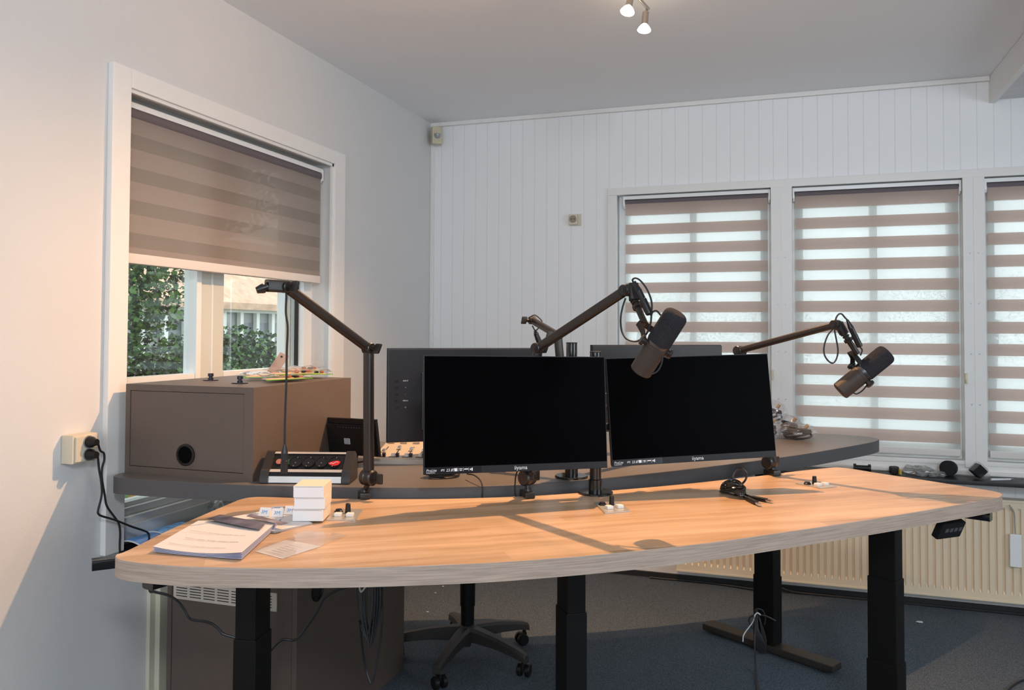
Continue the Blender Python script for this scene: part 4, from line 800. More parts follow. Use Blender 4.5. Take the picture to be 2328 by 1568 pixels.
for i in range(11):
    x = 0.022 + i * 0.047
    bm = B()
    box(bm, Q(x, 0.095, tz(0.095) + 0.0008), (0.003, 0.10, 0.001), rc, mi=1)
    fy = 0.075 + 0.06 * ((i * 37) % 10) / 10; box(bm, Q(x, fy, tz(fy) + 0.006), (0.012, 0.020, 0.010), rc, bev=0.002, mi=0); box(bm, Q(x, 0.022, tz(0.022) + 0.0006), (0.036, 0.003, 0.001), rc, mi=1)
    obj('fader', bm, [chrome, blk], mx_)
    bm = B(); box(bm, Q(x + 0.012, 0.028, tz(0.03) + 0.006), (0.011, 0.014, 0.012), rc, bev=0.002); obj('on_button', bm, navy, mx_)
    bm = B(); box(bm, Q(x - 0.004, 0.030, tz(0.03) + 0.005), (0.013, 0.014, 0.010), rc, bev=0.002); box(bm, Q(x, 0.195, tz(0.195) + 0.005), (0.024, 0.018, 0.008), rc, bev=0.002); obj('button', bm, btn, mx_)
    for j in range(3):
        bm = B(); y = 0.235 + j * 0.045; lathe(bm, Q(x, y, tz(y)), (0, 0, 1), [(0, 0.009), (0.012, 0.008), (0.016, 0.007), (0.0165, 0.0)], n=16, mi=0); obj('knob', bm, navy if (i + j) % 3 else blk, mx_)
# cable heap under the left monitor and the two thin cables over the desk edge
ad = thing('adapter_cable', 'coiled black adapter cable on the dark desk under the left monitor', 'cable', (1.05, -2.20, ZF))
c = V(1.045, -2.205, ZF + 0.008)
bm = B()
for k in range(5):
    pts = []
    for j in range(10):
        an = 2 * math.pi * j / 10; r_ = 0.040 + 0.006 * math.sin(k * 2.1 + j); pts.append(c + U35 * (r_ * 1.25 * math.cos(an)) + N35 * (r_ * 0.8 * math.sin(an)) + V(0, 0, k * 0.0055 + 0.002 * math.sin(3 * an + k)))
    tube(bm, pts, 0.0032, n=8, k=4, closed=True)
obj('coil', bm, rub, ad)
bm = B(); box(bm, c + U35 * -0.02 + V(0, 0, 0.004), (0.05, 0.028, 0.018), rz(R(20)), bev=0.004); obj('adapter_block', bm, blk, ad)
bm = B(); box(bm, c + V(0, 0, 0.014), (0.012, 0.05, 0.028), rz(R(50)), bev=0.004); obj('tie_wrap', bm, blks, ad)
for k, lb in (('thin1', 'thin black cable curving over the dark desk edge left of centre'), ('thin2', 'thin black cable dropping over the dark desk edge beside the clamp')):
    bm = B(); P_ = [list(p) for p in PT[k]]
    tube(bm, P_, 0.0022, n=8); tag(obj('thin_cable', bm, rub), lb, 'cable', 'thin cables over the dark desk edge')
# bagged cables at the right end of the dark desk
film = thin('clear_film', (0.95, 0.95, 0.96), 1.0, 0.11, (0.75, 0.73, 0.74), rough=0.12, transl=0.4)
paperw = mat('paper', (0.74, 0.70, 0.67), 0.7)
def crumple(bm, c, s, seed, sub=3, amp=0.35):
    rnd = random.Random(seed); g = bmesh.ops.create_icosphere(bm, subdivisions=sub, radius=1.0); ph = [rnd.uniform(0, 6.28) for _ in range(6)]
    for v in g['verts']:
        q = v.co.copy(); k = 1 + amp * (math.sin(3.1 * q.x + ph[0]) * math.sin(4.3 * q.y + ph[1]) + 0.5 * math.sin(9 * q.z + 7 * q.x + ph[2]) * math.sin(8 * q.y + ph[3])) * 0.6 + rnd.uniform(-amp, amp) * 0.22
        v.co = Vector(c) + Vector((q.x * s[0] * k, q.y * s[1] * k, max(q.z * k, -0.92) * s[2]))
copper = mat('gold_contact', (0.75, 0.50, 0.25), 0.3, 0.9)
for i, (p, s, lb) in enumerate((((1.985, -0.872, 0.046), (0.055, 0.055, 0.048), 'clear bag of black cable on the dark desk, touching the right monitor edge'), ((2.110, -0.862, 0.034), (0.085, 0.045, 0.036), 'flat clear bag of black cable, rightmost on the dark desk'), ((2.005, -0.800, 0.105), (0.06, 0.05, 0.05), 'clear bag of cable on top of the others, gold plug showing'), ((2.075, -0.755, 0.045), (0.055, 0.045, 0.048), 'clear bag of cable behind the others on the dark desk'))):
    c = V(p[0], p[1], ZF + p[2]); t = thing('bagged_cable', lb, 'cable bag', (c.x, c.y, ZF + p[2] - s[2]), 'bagged cables on the dark desk')
    bm = B(); rnd = random.Random(i)
    for k in range(5):
        ti = rnd.uniform(-0.5, 0.5); pts = [c + V(s[0] * 0.66 * math.cos(an) * (1 - 0.05 * k), s[1] * 0.62 * math.sin(an), s[2] * (0.30 * (k - 2) / 2) + 0.012 * math.sin(an + k) - 0.004) for an in [2 * math.pi * j / 9 for j in range(9)]]; tube(bm, pts, 0.0045, n=7, k=3, closed=True)
    obj('cable', bm, rub, t)
    bm = B(); q = c + V(s[0] * 0.35, -s[1] * 0.2, s[2] * 0.45); cyl(bm, q, q + V(0.012, -0.004, 0.016), 0.008, 0.006, n=14, mi=0); box(bm, c + V(s[0] * 0.1, -s[1] * 0.55, 0.0), (0.020, 0.002, 0.016), rz(0.4), mi=1); obj('plug', bm, [copper, paperw], t)
    bm = B(); crumple(bm, c, (s[0] * 0.98, s[1] * 0.98, s[2]), 40 + i); obj('bag', bm, film, t, ang=20)
# packs of clips on top of the equipment box
card = mat('card_pink', (0.66, 0.47, 0.36), 0.7); green = mat('green_stripe', (0.16, 0.42, 0.03), 0.5); amber = mat('amber_clip', (0.36, 0.11, 0.05), 0.2)
packs = [(0.30, -2.05, 0.20, 0.006, 0.00), (0.42, -2.02, 0.55, 0.014, 0.05), (0.36, -2.15, 0.35, 0.010, 0.02), (0.44, -2.13, 0.75, 0.022, 0.06), (0.38, -1.99, 0.9, 0.026, 0.10), (0.46, -2.20, 0.95, 0.008, 0.03)]
wh = ['flat at the left of the heap', 'with orange dots, rear of the heap', 'torn open in the middle of the heap', 'with green rim, right of the heap', 'topmost, tilted against the others', 'front right, brown clips showing']
for i, (x, y, a, dz, tilt) in enumerate(packs):
    r = rz(a + 0.3) @ Matrix.Rotation(tilt, 3, 'X'); c = V(x, y, bz1 + dz + 0.003)
    t = thing('clip_pack', 'clear pack on pink card, ' + wh[i], 'pack', (x, y, bz1), 'packs on the taupe box')
    bm = B(); box(bm, c, (0.15, 0.05, 0.0022), r, bev=0.0005); obj('card', bm, card, t)
    bm = B(); box(bm, c + r @ V(0, -0.027, 0.0002), (0.19, 0.004, 0.0024), r); obj('green_edge', bm, green, t)
    bm = B()
    for k in range(3): box(bm, c + r @ V(0.02 + 0.022 * k, 0.004 * (-1) ** k, 0.006), (0.014, 0.014, 0.008), r, bev=0.003, mi=0 if k != 1 else 1)
    obj('clip', bm, [amber, blk], t)
    bm = B(); g0 = len(bm.verts); rnd = random.Random(i); n = 9
    rows = [[bm.verts.new(c + r @ V(-0.095 + 0.19 * u_ / n, -0.032 + 0.064 * v_ / 4, 0.012 + 0.006 * math.sin(u_ * 1.7 + i) * math.sin(v_ * 1.3) + rnd.uniform(-0.002, 0.002))) for u_ in range(n + 1)] for v_ in range(5)]
    for v_ in range(4):
        for u_ in range(n): bm.faces.new((rows[v_][u_], rows[v_][u_ + 1], rows[v_ + 1][u_ + 1], rows[v_ + 1][u_]))
    obj('wrapper', bm, film, t, ang=15)
t = thing('blister_card', 'small clear card with a hanging hole standing up from the heap', 'pack', (0.395, -2.12, bz1 + 0.01))
bm = B(); r = Matrix.Rotation(R(22), 3, 'Y') @ Matrix.Rotation(R(-35), 3, 'X'); r = rz(0.2) @ r; box(bm, (0.385, -2.13, bz1 + 0.058), (0.036, 0.002, 0.085), r, bev=0.0005); obj('card', bm, thin('pink_film', (0.85, 0.75, 0.7), 2.0, 0.55, (0.62, 0.50, 0.45), rough=0.1, transl=0.4), t)
bm = B(); box(bm, V(0.385, -2.13, bz1 + 0.058) + r @ V(-0.004, -0.0018, 0.028), (0.007, 0.001, 0.007), r @ Matrix.Rotation(R(45), 3, 'Y')); obj('hanging_hole', bm, rub, t)
# ================================================================ things on the oak desk
def sheet(bm, q, z, n=10, m=8, f=None, thick=0.0006, mi=0):
    q = [Vector(p) for p in q]; top = []
    for j in range(m + 1):
        row = []
        for i in range(n + 1):
            u_, v_ = i / n, j / m; p = (q[0] * (1 - u_) + q[1] * u_) * (1 - v_) + (q[3] * (1 - u_) + q[2] * u_) * v_; h = f(u_, v_) if f else 0
            row.append((bm.verts.new((p.x, p.y, z + h + thick)), bm.verts.new((p.x, p.y, z + h))))
        top.append(row)
    for j in range(m):
        for i in range(n):
            for k in (0, 1):
                g = bm.faces.new([top[j][i][k], top[j][i + 1][k], top[j + 1][i + 1][k], top[j + 1][i][k]]); g.material_index = mi
    rim = [top[0][i] for i in range(n + 1)] + [top[j][n] for j in range(1, m + 1)] + [top[m][i] for i in range(n - 1, -1, -1)] + [top[j][0] for j in range(m - 1, 0, -1)]
    for a_, b_ in zip(rim, rim[1:] + rim[:1]): g = bm.faces.new((a_[0], b_[0], b_[1], a_[1])); g.material_index = mi
page = mat('page', (0.70, 0.655, 0.635), 0.6); pageb = mat('page_blue', (0.50, 0.52, 0.68), 0.6); ink = mat('ink', (0.13, 0.12, 0.14), 0.7)
bk = [Vector(p) for p in PT['book1']]; z0 = ZN + 0.0005
def wave(u_, v_): return 0.004 + 0.010 * (abs(u_ - 0.5) * 2) ** 2 * (1 - v_) * 0.6 + 0.002 * v_ + 0.004 * u_ * u_
b1 = thing('booklet', 'white printed booklet, nearest to the front left desk corner', 'booklet', tuple((bk[0] + bk[2]) / 2), 'papers on the oak desk')
bm = B(); sheet(bm, bk, z0 + 0.0032, f=wave, thick=0.0008, mi=0); obj('cover', bm, page, b1, ang=60)
bm = B()
for k in range(4): sheet(bm, bk, z0 + 0.0002 + k * 0.0008, f=lambda u_, v_, k=k: wave(u_, v_) * (0.25 + 0.18 * k), thick=0.0006)
obj('pages', bm, pageb, b1, ang=60)
bm = B(); e1 = (bk[1] - bk[0]).normalized(); e2 = V(-e1.y, e1.x, 0); wdt = (bk[1] - bk[0]).length
for v_, s_, sz, uo in ((0.56, 'Installation and operating manual for the console', 0.0078, 0.12), (0.33, 'A2034 | A2050 | A2060 | A2062 | A2070', 0.0082, 0.18), (0.13, 'Read the instructions carefully before use and keep them', 0.0062, 0.10)):
    o_ = bk[0] * (1 - v_) + bk[3] * v_ + e1 * (wdt * uo); u0 = uo
    text(bm, s_, (o_.x, o_.y, z0), e1, e2, sz, off=0)
for v in bm.verts:
    u_ = max(0, min(1, ((v.co - bk[0]).dot(e1)) / wdt)); vv = max(0, min(1, (v.co - bk[0]).dot(e2) / 0.30)); v.co.z = z0 + 0.004 + wave(u_, vv) + 0.0022
obj('print', bm, ink, b1, recalc=False)
b2q = [Vector(p) for p in PT['book2']]
b2q = [b2q[0], V(0.925, -2.905, ZN), V(0.935, -2.795, ZN), b2q[3]]
b2q = [V(0.700, -2.870, ZN), V(0.915, -2.905, ZN), V(0.945, -2.790, ZN), V(0.765, -2.680, ZN)]
b2 = thing('booklet', 'second white booklet lying behind the first, half under the white boxes', 'booklet', tuple((b2q[0] + b2q[2]) / 2), 'papers on the oak desk')
bm = B()
for k in range(3): sheet(bm, b2q, z0 + k * 0.0011, f=lambda u_, v_, k=k: 0.001 * k * (1 - v_) + 0.003 * max(0, 0.5 - v_), thick=0.0007)
obj('pages', bm, page, b2, ang=60)
bm = B(); text(bm, 'MANUAL', (0.835, -2.815, z0 + 0.0062), (0.94, -0.25, 0), (0.25, 0.94, 0), 0.011, off=0); text(bm, 'for installation', (0.822, -2.835, z0 + 0.0062), (0.94, -0.25, 0), (0.25, 0.94, 0), 0.007, off=0); obj('print', bm, ink, b2, recalc=False)
ph = thing('photo_leaflet', 'dark grey photo leaflets fanned across the booklets', 'leaflet', (0.80, -2.87, ZN + 0.016))
for k, (key, dz) in enumerate((('photo', 0.0175), ('photo2', 0.0195))):
    bm = B(); sheet(bm, PT[key], z0 + dz, n=6, m=3, thick=0.0006); obj('leaflet_sheet', bm, mat('photo_grey%d' % k, ((0.11, 0.11, 0.15), (0.22, 0.20, 0.24))[k], 0.3, var=0.7, vscale=18), ph)
bg_ = [Vector(p) for p in PT['bag']]
pb = thing('plastic_sleeve', 'clear plastic sleeve holding a printed slip beside the booklet', 'sleeve', tuple((bg_[0] + bg_[2]) / 2))
bm = B(); rnd = random.Random(5); sheet(bm, bg_, z0 + 0.002, n=14, m=8, f=lambda u_, v_: 0.0015 + 0.0022 * math.sin(7 * u_ + 3 * v_) * math.sin(9 * v_) + rnd.uniform(0, 0.0014) * (1 if v_ > 0.6 else 0.3), thick=0.0004); obj('film', bm, thin('sleeve_film', (0.97, 0.97, 0.97), 0.45, 0.06, (0.8, 0.8, 0.8), rough=0.1), pb, ang=12)
bm = B(); qq = [bg_[0] * 0.97 + bg_[2] * 0.03, bg_[0] * 0.12 + bg_[1] * 0.86 + bg_[3] * 0.02, bg_[1] * 0.42 + bg_[2] * 0.56 + bg_[0] * 0.02, bg_[0] * 0.42 + bg_[3] * 0.58]; sheet(bm, qq, z0, n=4, m=4, thick=0.0005)
e1b = (bg_[1] - bg_[0]).normalized(); e2b = (bg_[3] - bg_[0]); e2b = (e2b - e1b * e2b.dot(e1b)).normalized()
for k in range(6): text(bm, 'contents of this pack', bg_[0] + e1b * 0.02 + e2b * (0.018 + k * 0.013) + V(0, 0, 0.0014), e1b, e2b, 0.0052, mi=1, off=0)
obj('slip', bm, [page, ink], pb)
# three small white boxes
wm = mat('box_white', (0.74, 0.72, 0.72), 0.6); wt = mat('box_kraft', (0.74, 0.62, 0.48), 0.65)
fl = Vector(PT['wbox'][0]); fr_ = Vector(PT['wbox'][1]); we = (fr_ - fl).normalized(); wn_ = V(-we.y, we.x, 0)
for k, (dx, dy, da, lb) in enumerate(((0.0, 0.0, 0.0, 'lowest of the three stacked small white boxes'), (0.002, 0.004, 0.02, 'middle one of the three stacked small white boxes'), (0.001, 0.003, -0.015, 'topmost of the three stacked small white boxes'))):
    hgt = 0.0285; r = rz(math.atan2(we.y, we.x) + da); c = fl + we * 0.038 + wn_ * 0.050 + r @ V(dx, dy, 0) + V(0, 0, (0.005 if k == 0 else 0.005) + k * (hgt + 0.0006) + hgt / 2)
    t = thing('small_box', lb, 'box', (c.x, c.y, c.z - hgt / 2), 'white boxes on the oak desk')
    bm = B(); box(bm, c, (0.076, 0.092, hgt), r, bev=0.0006)
    for f in bm.faces: f.material_index = 1 if (f.normal.z > 0.9 or (r.transposed() @ f.normal).x > 0.9) else 0
    obj('carton', bm, [wm, wt], t)
    bm = B(); box(bm, c + r @ V(0, -0.0462, hgt / 2 - 0.002), (0.070, 0.0008, 0.0008), r); obj('lid_seam', bm, mat('seam', (0.25, 0.2, 0.16), 0.8), t)
# cable clip stickers
blue = mat('sticker_blue', (0.02, 0.25, 0.55), 0.5)
for k, (p, a) in enumerate(zip(PT['tags'], (0.15, 0.35, 0.3, 0.5))):
    t = thing('adhesive_clip', ('white 3M clip farthest left of the white boxes', 'white 3M clip second from the left near the boxes', 'white 3M clip touching the white box stack', 'clear 3M clip strip lying behind the other clips')[k], 'clip', (p[0], p[1], ZN), 'adhesive clips on the oak desk')
    r = rz(a) @ Matrix.Rotation(R(55 if k != 3 else 8), 3, 'X'); c = V(p[0], p[1], ZN + (0.014 if k != 3 else 0.005))
    bm = B(); box(bm, c, (0.030, 0.024, 0.004), r, bev=0.001); obj('pad', bm, wm, t)
    bm = B(); text(bm, '3M', c + r @ V(-0.009, -0.005, 0.0021), r @ V(1, 0, 0), r @ V(0, 1, 0), 0.013, off=0.0003); obj('print', bm, blue, t, recalc=False)
# button plates
def plate(k, label):
    q = [Vector(p) for p in PT[k]]; c = sum(q, V(0, 0, 0)) / 4; e = (q[1] - q[0]).normalized(); n_ = V(-e.y, e.x, 0)
    t = thing('button_plate', label, 'control plate', (c.x, c.y, ZN), 'button plates let into the oak desk')
    bm = B(); slab(bm, [(p.x, p.y) for p in q], ZN + 0.0004, ZN + 0.0032); obj('plate', bm, mat('plate_alu', (0.50, 0.47, 0.42), 0.3, 0.5), t)
    w_ = (q[1] - q[0]).length; h_ = (q[3] - q[0]).length
    for s in (0.30, 0.72): bm = B(); box(bm, q[0] * (1 - s) * 1.0 + q[1] * s + (q[3] - q[0]) * 0.30 + V(0, 0, 0.0075), (0.018, 0.018, 0.009), rz(math.atan2(e.y, e.x)), bev=0.002); obj('white_button', bm, btn, t)
    p = q[0] * 0.45 + q[1] * 0.55 + (q[3] - q[0]) * 0.60; bm = B(); lathe(bm, (p.x, p.y, ZN + 0.003), (0, 0, 1), [(0, 0.0075), (0.001, 0.0075), (0.024, 0.0062), (0.025, 0.005)], n=20); obj('volume_knob', bm, blk, t)
    p = q[0] * 0.80 + q[1] * 0.20 + (q[3] - q[0]) * 0.66; bm = B(); lathe(bm, (p.x, p.y, ZN + 0.003), (0, 0, 1), [(0, 0.011), (0.003, 0.011), (0.006, 0.008), (0.008, 0.008), (0.0082, 0.004)], n=20); obj('headphone_jack', bm, blk, t)
plate('pl1', 'metal button plate right of the white box stack'); plate('pl2', 'metal button plate in front of the pole between the monitors'); plate('pl3', 'metal button plate beyond the coiled USB cable')
# usb cable coil
uc = thing('usb_cable', 'coiled black USB cable with two plugs on the oak desk, right', 'cable', (1.91, -2.05, ZN))
c = V(1.912, -2.052, ZN + 0.007); bm = B()
for k in range(6): tube(bm, [c + V((0.036 - 0.002 * k) * math.cos(an), (0.026 + 0.001 * k) * math.sin(an) - 0.004 * k, 0.0062 * k + 0.004 * math.sin(2 * an + k)) for an in [2 * math.pi * j / 9 for j in range(9)]], 0.0034, n=8, k=4, closed=True)
for k in range(4): tube(bm, [c + V(-0.015, -0.03, 0.030 - 0.006 * k), c + V(0.01, -0.055, 0.012), c + V(0.03, -0.065 + 0.006 * k, 0.004 + 0.004 * k), c + V(0.036, -0.03 + 0.004 * k, 0.02), c + V(0.01, -0.005, 0.034)], 0.0034, n=8, k=5)
tube(bm, [c + V(-0.004, 0.005, 0.03)] + PT['usb_loop'] + [c + V(0.016, 0.01, 0.02)], 0.0032, n=8)
A_, B_, C_, D_ = (Vector(PT[n]) + V(0, 0, 0.006) for n in ('usbA', 'usbB', 'usbC', 'usbD'))
tube(bm, [c + V(0.03, -0.04, 0.003), (c + A_) / 2 + V(0.012, -0.02, 0.0), A_], 0.0032, n=8); tube(bm, [c + V(0.03, -0.03, 0.004), (c + C_) / 2 + V(0.012, -0.012, 0.002), C_], 0.0032, n=8)
obj('cord', bm, mat('cord_gloss', (0.012, 0.012, 0.012), 0.25), uc)
for p, q in ((A_, B_), (C_, D_)):
    d = (q - p); m_ = p + d * 0.72; bm = B(); bar(bm, p, m_, 0.014, 0.010, sq=5); obj('plug', bm, blk, uc)
    bm = B(); bar(bm, m_, q, 0.010, 0.006, sq=8); obj('connector', bm, chrome, uc)
# ================================================================ below and behind the desks
mg = mat('magazine_blue', (0.02, 0.17, 0.52), 0.3, var=0.5, vscale=8)
for k, (y0, y1, lb) in enumerate(((-2.425, -2.315, 'blue magazine on the dark sill, end nearest the photographer'), (-2.31, -2.17, 'second blue magazine farther along the dark sill, speckled cover'))):
    t = thing('magazine', lb, 'magazine', (0.0, (y0 + y1) / 2, 0.633), 'blue magazines on the left sill')
    bm = B(); n = 12; sec3 = [(-0.040 + 0.155 * i / n, 0.634 + 0.030 * math.sin(math.pi * (i / n) ** 0.8) + 0.004 * k) for i in range(n + 1)]
    a = [(bm.verts.new((x, y0, z)), bm.verts.new((x, y0, z - 0.005))) for x, z in sec3]; b = [(bm.verts.new((x, y1, z)), bm.verts.new((x, y1, z - 0.005))) for x, z in sec3]
    for i in range(n):
        bm.faces.new((a[i][0], a[i + 1][0], b[i + 1][0], b[i][0])); f = bm.faces.new((a[i][1], a[i + 1][1], b[i + 1][1], b[i][1])); f.material_index = 1; f = bm.faces.new((a[i][0], a[i + 1][0], a[i + 1][1], a[i][1])); f.material_index = 1; f = bm.faces.new((b[i][0], b[i + 1][0], b[i + 1][1], b[i][1])); f.material_index = 1
    for i in (0, n): f = bm.faces.new((a[i][0], b[i][0], b[i][1], a[i][1])); f.material_index = 1
    obj('cover', bm, [mg if k == 0 else mat('magazine_sky', (0.10, 0.30, 0.62), 0.3, var=0.5, vscale=70), lab], t)
bm = B(); crumple(bm, (0.0, -1.93, 0.672), (0.045, 0.05, 0.045), 9, amp=0.5); tag(obj('plastic_bag', bm, thin('grey_film', (0.85, 0.87, 0.87), 2.5, 0.45, (0.55, 0.57, 0.56), rough=0.12, transl=0.4), ang=20), 'crumpled clear plastic bag on the dark sill behind the oak desk', 'bag')
# hanging cable bundles
hb = thing('hanging_cable', 'bundle of black cables tied up under the oak desk beside the cabinet', 'cable', (0.97, -2.58, 0.66), 'cables hanging under the desks')
cbm = mat('cable_dark', (0.02, 0.02, 0.022), 0.4)
bm = B(); rnd = random.Random(3); tp_ = V(0.986, -2.565, 0.828)
for k in range(9):
    w_ = 0.007 + 0.003 * k; lo = 0.49 + 0.016 * rnd.random() * 4; off = V(rnd.uniform(-0.008, 0.008), rnd.uniform(-0.01, 0.01), 0)
    tube(bm, [tp_ + off, tp_ + V(-w_ * 0.9, 0.01, -0.10) + off, V(tp_.x - w_ * 1.1 - 0.004, tp_.y, 0.62) + off, V(tp_.x - 0.2 * w_, tp_.y, lo) + off, V(tp_.x + w_ * 0.9, tp_.y, 0.60) + off, tp_ + V(w_ * 0.5, 0.01, -0.10) + off, tp_ + off + V(0.004, 0.01, 0)], 0.0030, n=7, k=6)
obj('cable', bm, cbm, hb)
bm = B(); tube(bm, [tp_ + V(0.03, 0, 0), tp_ + V(0.035, 0, -0.10), PT['hang2'][1], PT['hang2'][2], PT['hang2'][3], PT['hang2'][4], PT['hang2'][5], PT['hang2'][6], tp_ + V(-0.03, 0, -0.27)], 0.0036, n=8); obj('loose_loop', bm, cbm, hb)
bm = B(); tube(bm, [(0.965, -2.585, 0.655), (0.976, -2.59, 0.648), (1.012, -2.60, 0.700), (1.03, -2.58, 0.78)], 0.0025); obj('tie', bm, mat('tie_beige', (0.5, 0.45, 0.38), 0.5), hb)
bm = B(); tube(bm, [(0.56, -2.90, 0.792)] + PT['under1'] + [(0.75, -2.81, 0.57)] , 0.0034, n=8); tag(obj('hanging_cable', bm, cbm), 'black cable sagging from the left desk bracket to the front leg', 'cable', 'cables hanging under the desks')
bm = B(); tube(bm, PT['under2'] + [(1.0, -2.55, 0.70), (1.03, -2.52, 0.826)], 0.0036, n=8); tag(obj('hanging_cable', bm, cbm), 'black cable sagging between the front leg and the cable bundle', 'cable', 'cables hanging under the desks')
lc = thing('hanging_cable', 'tangled black cable tied to the rear desk leg above its foot', 'cable', (1.95, -1.02, 0.02), 'cables hanging under the desks')
bm = B(); c = V(1.945, -1.005, 0.175)
for k in range(6): tube(bm, [c + V(0.0, 0, 0.006 * k), c + V(-0.012 + 0.003 * k, -0.02, -0.04), c + V(-0.004 + 0.006 * k, -0.022, -0.10), c + V(0.010 + 0.004 * k, -0.012, -0.145), c + V(0.020 + 0.003 * k, -0.010, -0.09), c + V(0.014, -0.012, -0.02), c + V(0.004, 0, 0.004)], 0.0038, n=7)
tube(bm, [c + V(0.075, -0.01, -0.008), c + V(0.03, -0.015, 0.01), c + V(-0.01, -0.01, 0.006), c + V(-0.032, -0.012, -0.015), c + V(-0.02, -0.012, -0.05)], 0.0032)
tube(bm, [c + V(-0.012, 0, -0.005), c + V(-0.004, -0.01, 0.03), c + V(0.022, -0.012, 0.030), c + V(0.034, -0.01, 0.0), c + V(0.03, -0.01, -0.03)], 0.0030)
tube(bm, [c + V(-0.006, -0.02, 0.0), c + V(-0.008, -0.05, -0.09), V(1.945, -1.16, 0.010), V(1.96, -1.35, 0.006), V(1.99, -1.55, 0.006)], 0.0034); obj('cable', bm, cbm, lc)
bm = B(); tube(bm, [c + V(-0.006, -0.016, 0.012), c + V(-0.016, -0.02, -0.02), c + V(-0.05, -0.03, -0.07), c + V(-0.055, -0.035, -0.10)], 0.0022); tube(bm, [c + V(-0.01, -0.014, 0.004), c + V(0.002, -0.016, 0.018), c + V(0.016, -0.014, 0.010)], 0.0028); obj('tie', bm, lab, lc)
bm = B(); tube(bm, [(3.02, -0.80, 0.006), (2.936, -0.890, 0.006), (2.898, -0.937, 0.006), (2.85, -1.02, 0.006), (2.80, -1.16, 0.006)], 0.0045); tag(obj('floor_cable', bm, cbm), 'black cable on the carpet in the lower right corner', 'cable')
bm = B(); tube(bm, [(1.35, -0.055, 0.006), (1.7, -0.05, 0.006), (1.95, -0.10, 0.012), (2.02, -0.085, 0.03), (2.10, -0.07, 0.010), (2.3, -0.06, 0.006), (2.6, -0.055, 0.006), (3.3, -0.05, 0.006)], 0.0055); tag(obj('floor_cable', bm, cbm), 'black cable running along the floor below the radiator', 'cable')
for i, p in enumerate(PT['floorbits']):
    bm = B(); g = [(p[0] + 0.010 * math.cos(a + i) * (1.3 if j % 2 else 0.8), p[1] + 0.007 * math.sin(a + i)) for j, a in enumerate([0, 1, 2.1, 3.2, 4.2, 5.3])]; slab(bm, [(p[0] + (x - p[0]) * (1.4 if i == 0 else 0.5), p[1] + (y - p[1]) * (1.4 if i == 0 else 0.5)) for x, y in g], 0.0005, 0.003)
    tag(obj('paper_scrap', bm, lab), ('white paper scrap on the carpet right of the thick desk leg', 'tiny scrap on the carpet left of the chair column', 'tiny scrap on the carpet between cabinet and chair', 'tiny scrap on the carpet near the cabinet edge')[i], 'scrap', 'scraps on the carpet')
# ================================================================ chair
ch = thing('office_chair', 'black five-star swivel chair behind the oak desk, only its base visible', 'chair', (0.812, -1.405, 0))
cx, cy = 0.812, -1.405; pm = mat('nylon_black', (0.035, 0.032, 0.031), 0.5)
bm = B(); lathe(bm, (cx, cy, 0.055), (0, 0, 1), [(0, 0.016), (0.03, 0.018), (0.03, 0.036), (0.085, 0.036), (0.09, 0.028)], n=28); obj('hub', bm, pm, ch)
bm = B(); lathe(bm, (cx, cy, 0.12), (0, 0, 1), [(0, 0.027), (0.10, 0.028), (0.10, 0.031), (0.19, 0.032), (0.19, 0.034), (0.31, 0.036), (0.31, 0.014), (0.38, 0.014)], n=28); obj('gas_column', bm, steel_blk, ch)
def leg5(an):
    d = V(math.cos(an), math.sin(an), 0); s = V(-d.y, d.x, 0); bm = B(); prev = None
    for t, zt_, h_, w_ in ((0.02, 0.140, 0.055, 0.030), (0.08, 0.136, 0.050, 0.026), (0.16, 0.126, 0.042, 0.022), (0.25, 0.108, 0.034, 0.019), (0.295, 0.095, 0.030, 0.017), (0.305, 0.088, 0.030, 0.014)):
        c = V(cx, cy, 0) + d * t; cur = [bm.verts.new(c + s * w_ * a + V(0, 0, zt_ - b_)) for a, b_ in ((-1, h_), (-1, 0.010), (-0.6, 0), (0.6, 0), (1, 0.010), (1, h_))]
        if prev: bridge(bm, prev, cur)
        else: cap(bm, cur, 0, True)
        prev = cur
    cap(bm, prev); return bm, V(cx, cy, 0) + d * 0.288, d, s
for i in range(5):
    an = R([-91, -19, 53, 125, 197][i]) ; bm, e, d, s = leg5(an); lg = obj('leg', bm, pm, ch, ang=30)
    rr = rz(an + 0.9 + i); sd_ = rr @ V(0, 1, 0); of = rr @ V(0.012, 0, 0)
    bm = B(); cyl(bm, e + V(0, 0, 0.03), e + V(0, 0, 0.078), 0.008, n=12)
    for q in (-1, 1): lathe(bm, e + of + sd_ * 0.008 * q + V(0, 0, 0.0255), sd_ * q, [(0, 0.023), (0.002, 0.025), (0.014, 0.025), (0.018, 0.021), (0.018, 0.008)], n=26)
    box(bm, e + of * 0.6 + V(0, 0, 0.040), (0.035, 0.014, 0.026), rr, bev=0.004); obj('caster', bm, blk, ch)
fabc = mat('chair_fabric', (0.02, 0.02, 0.024), 0.9, bump=0.5, bscale=500)
bm = B(); box(bm, (cx, cy, 0.475), (0.24, 0.16, 0.05), rz(0.4), bev=0.01); tube(bm, [(cx + 0.05, cy - 0.05, 0.46), (cx - 0.06, cy - 0.22, 0.43), (cx - 0.10, cy - 0.25, 0.43)], 0.006); obj('mechanism', bm, blk, ch)
bm = B(); box(bm, (cx, cy, 0.545), (0.48, 0.46, 0.075), rz(0.4), bev=0.034, seg=4); obj('seat', bm, fabc, ch)
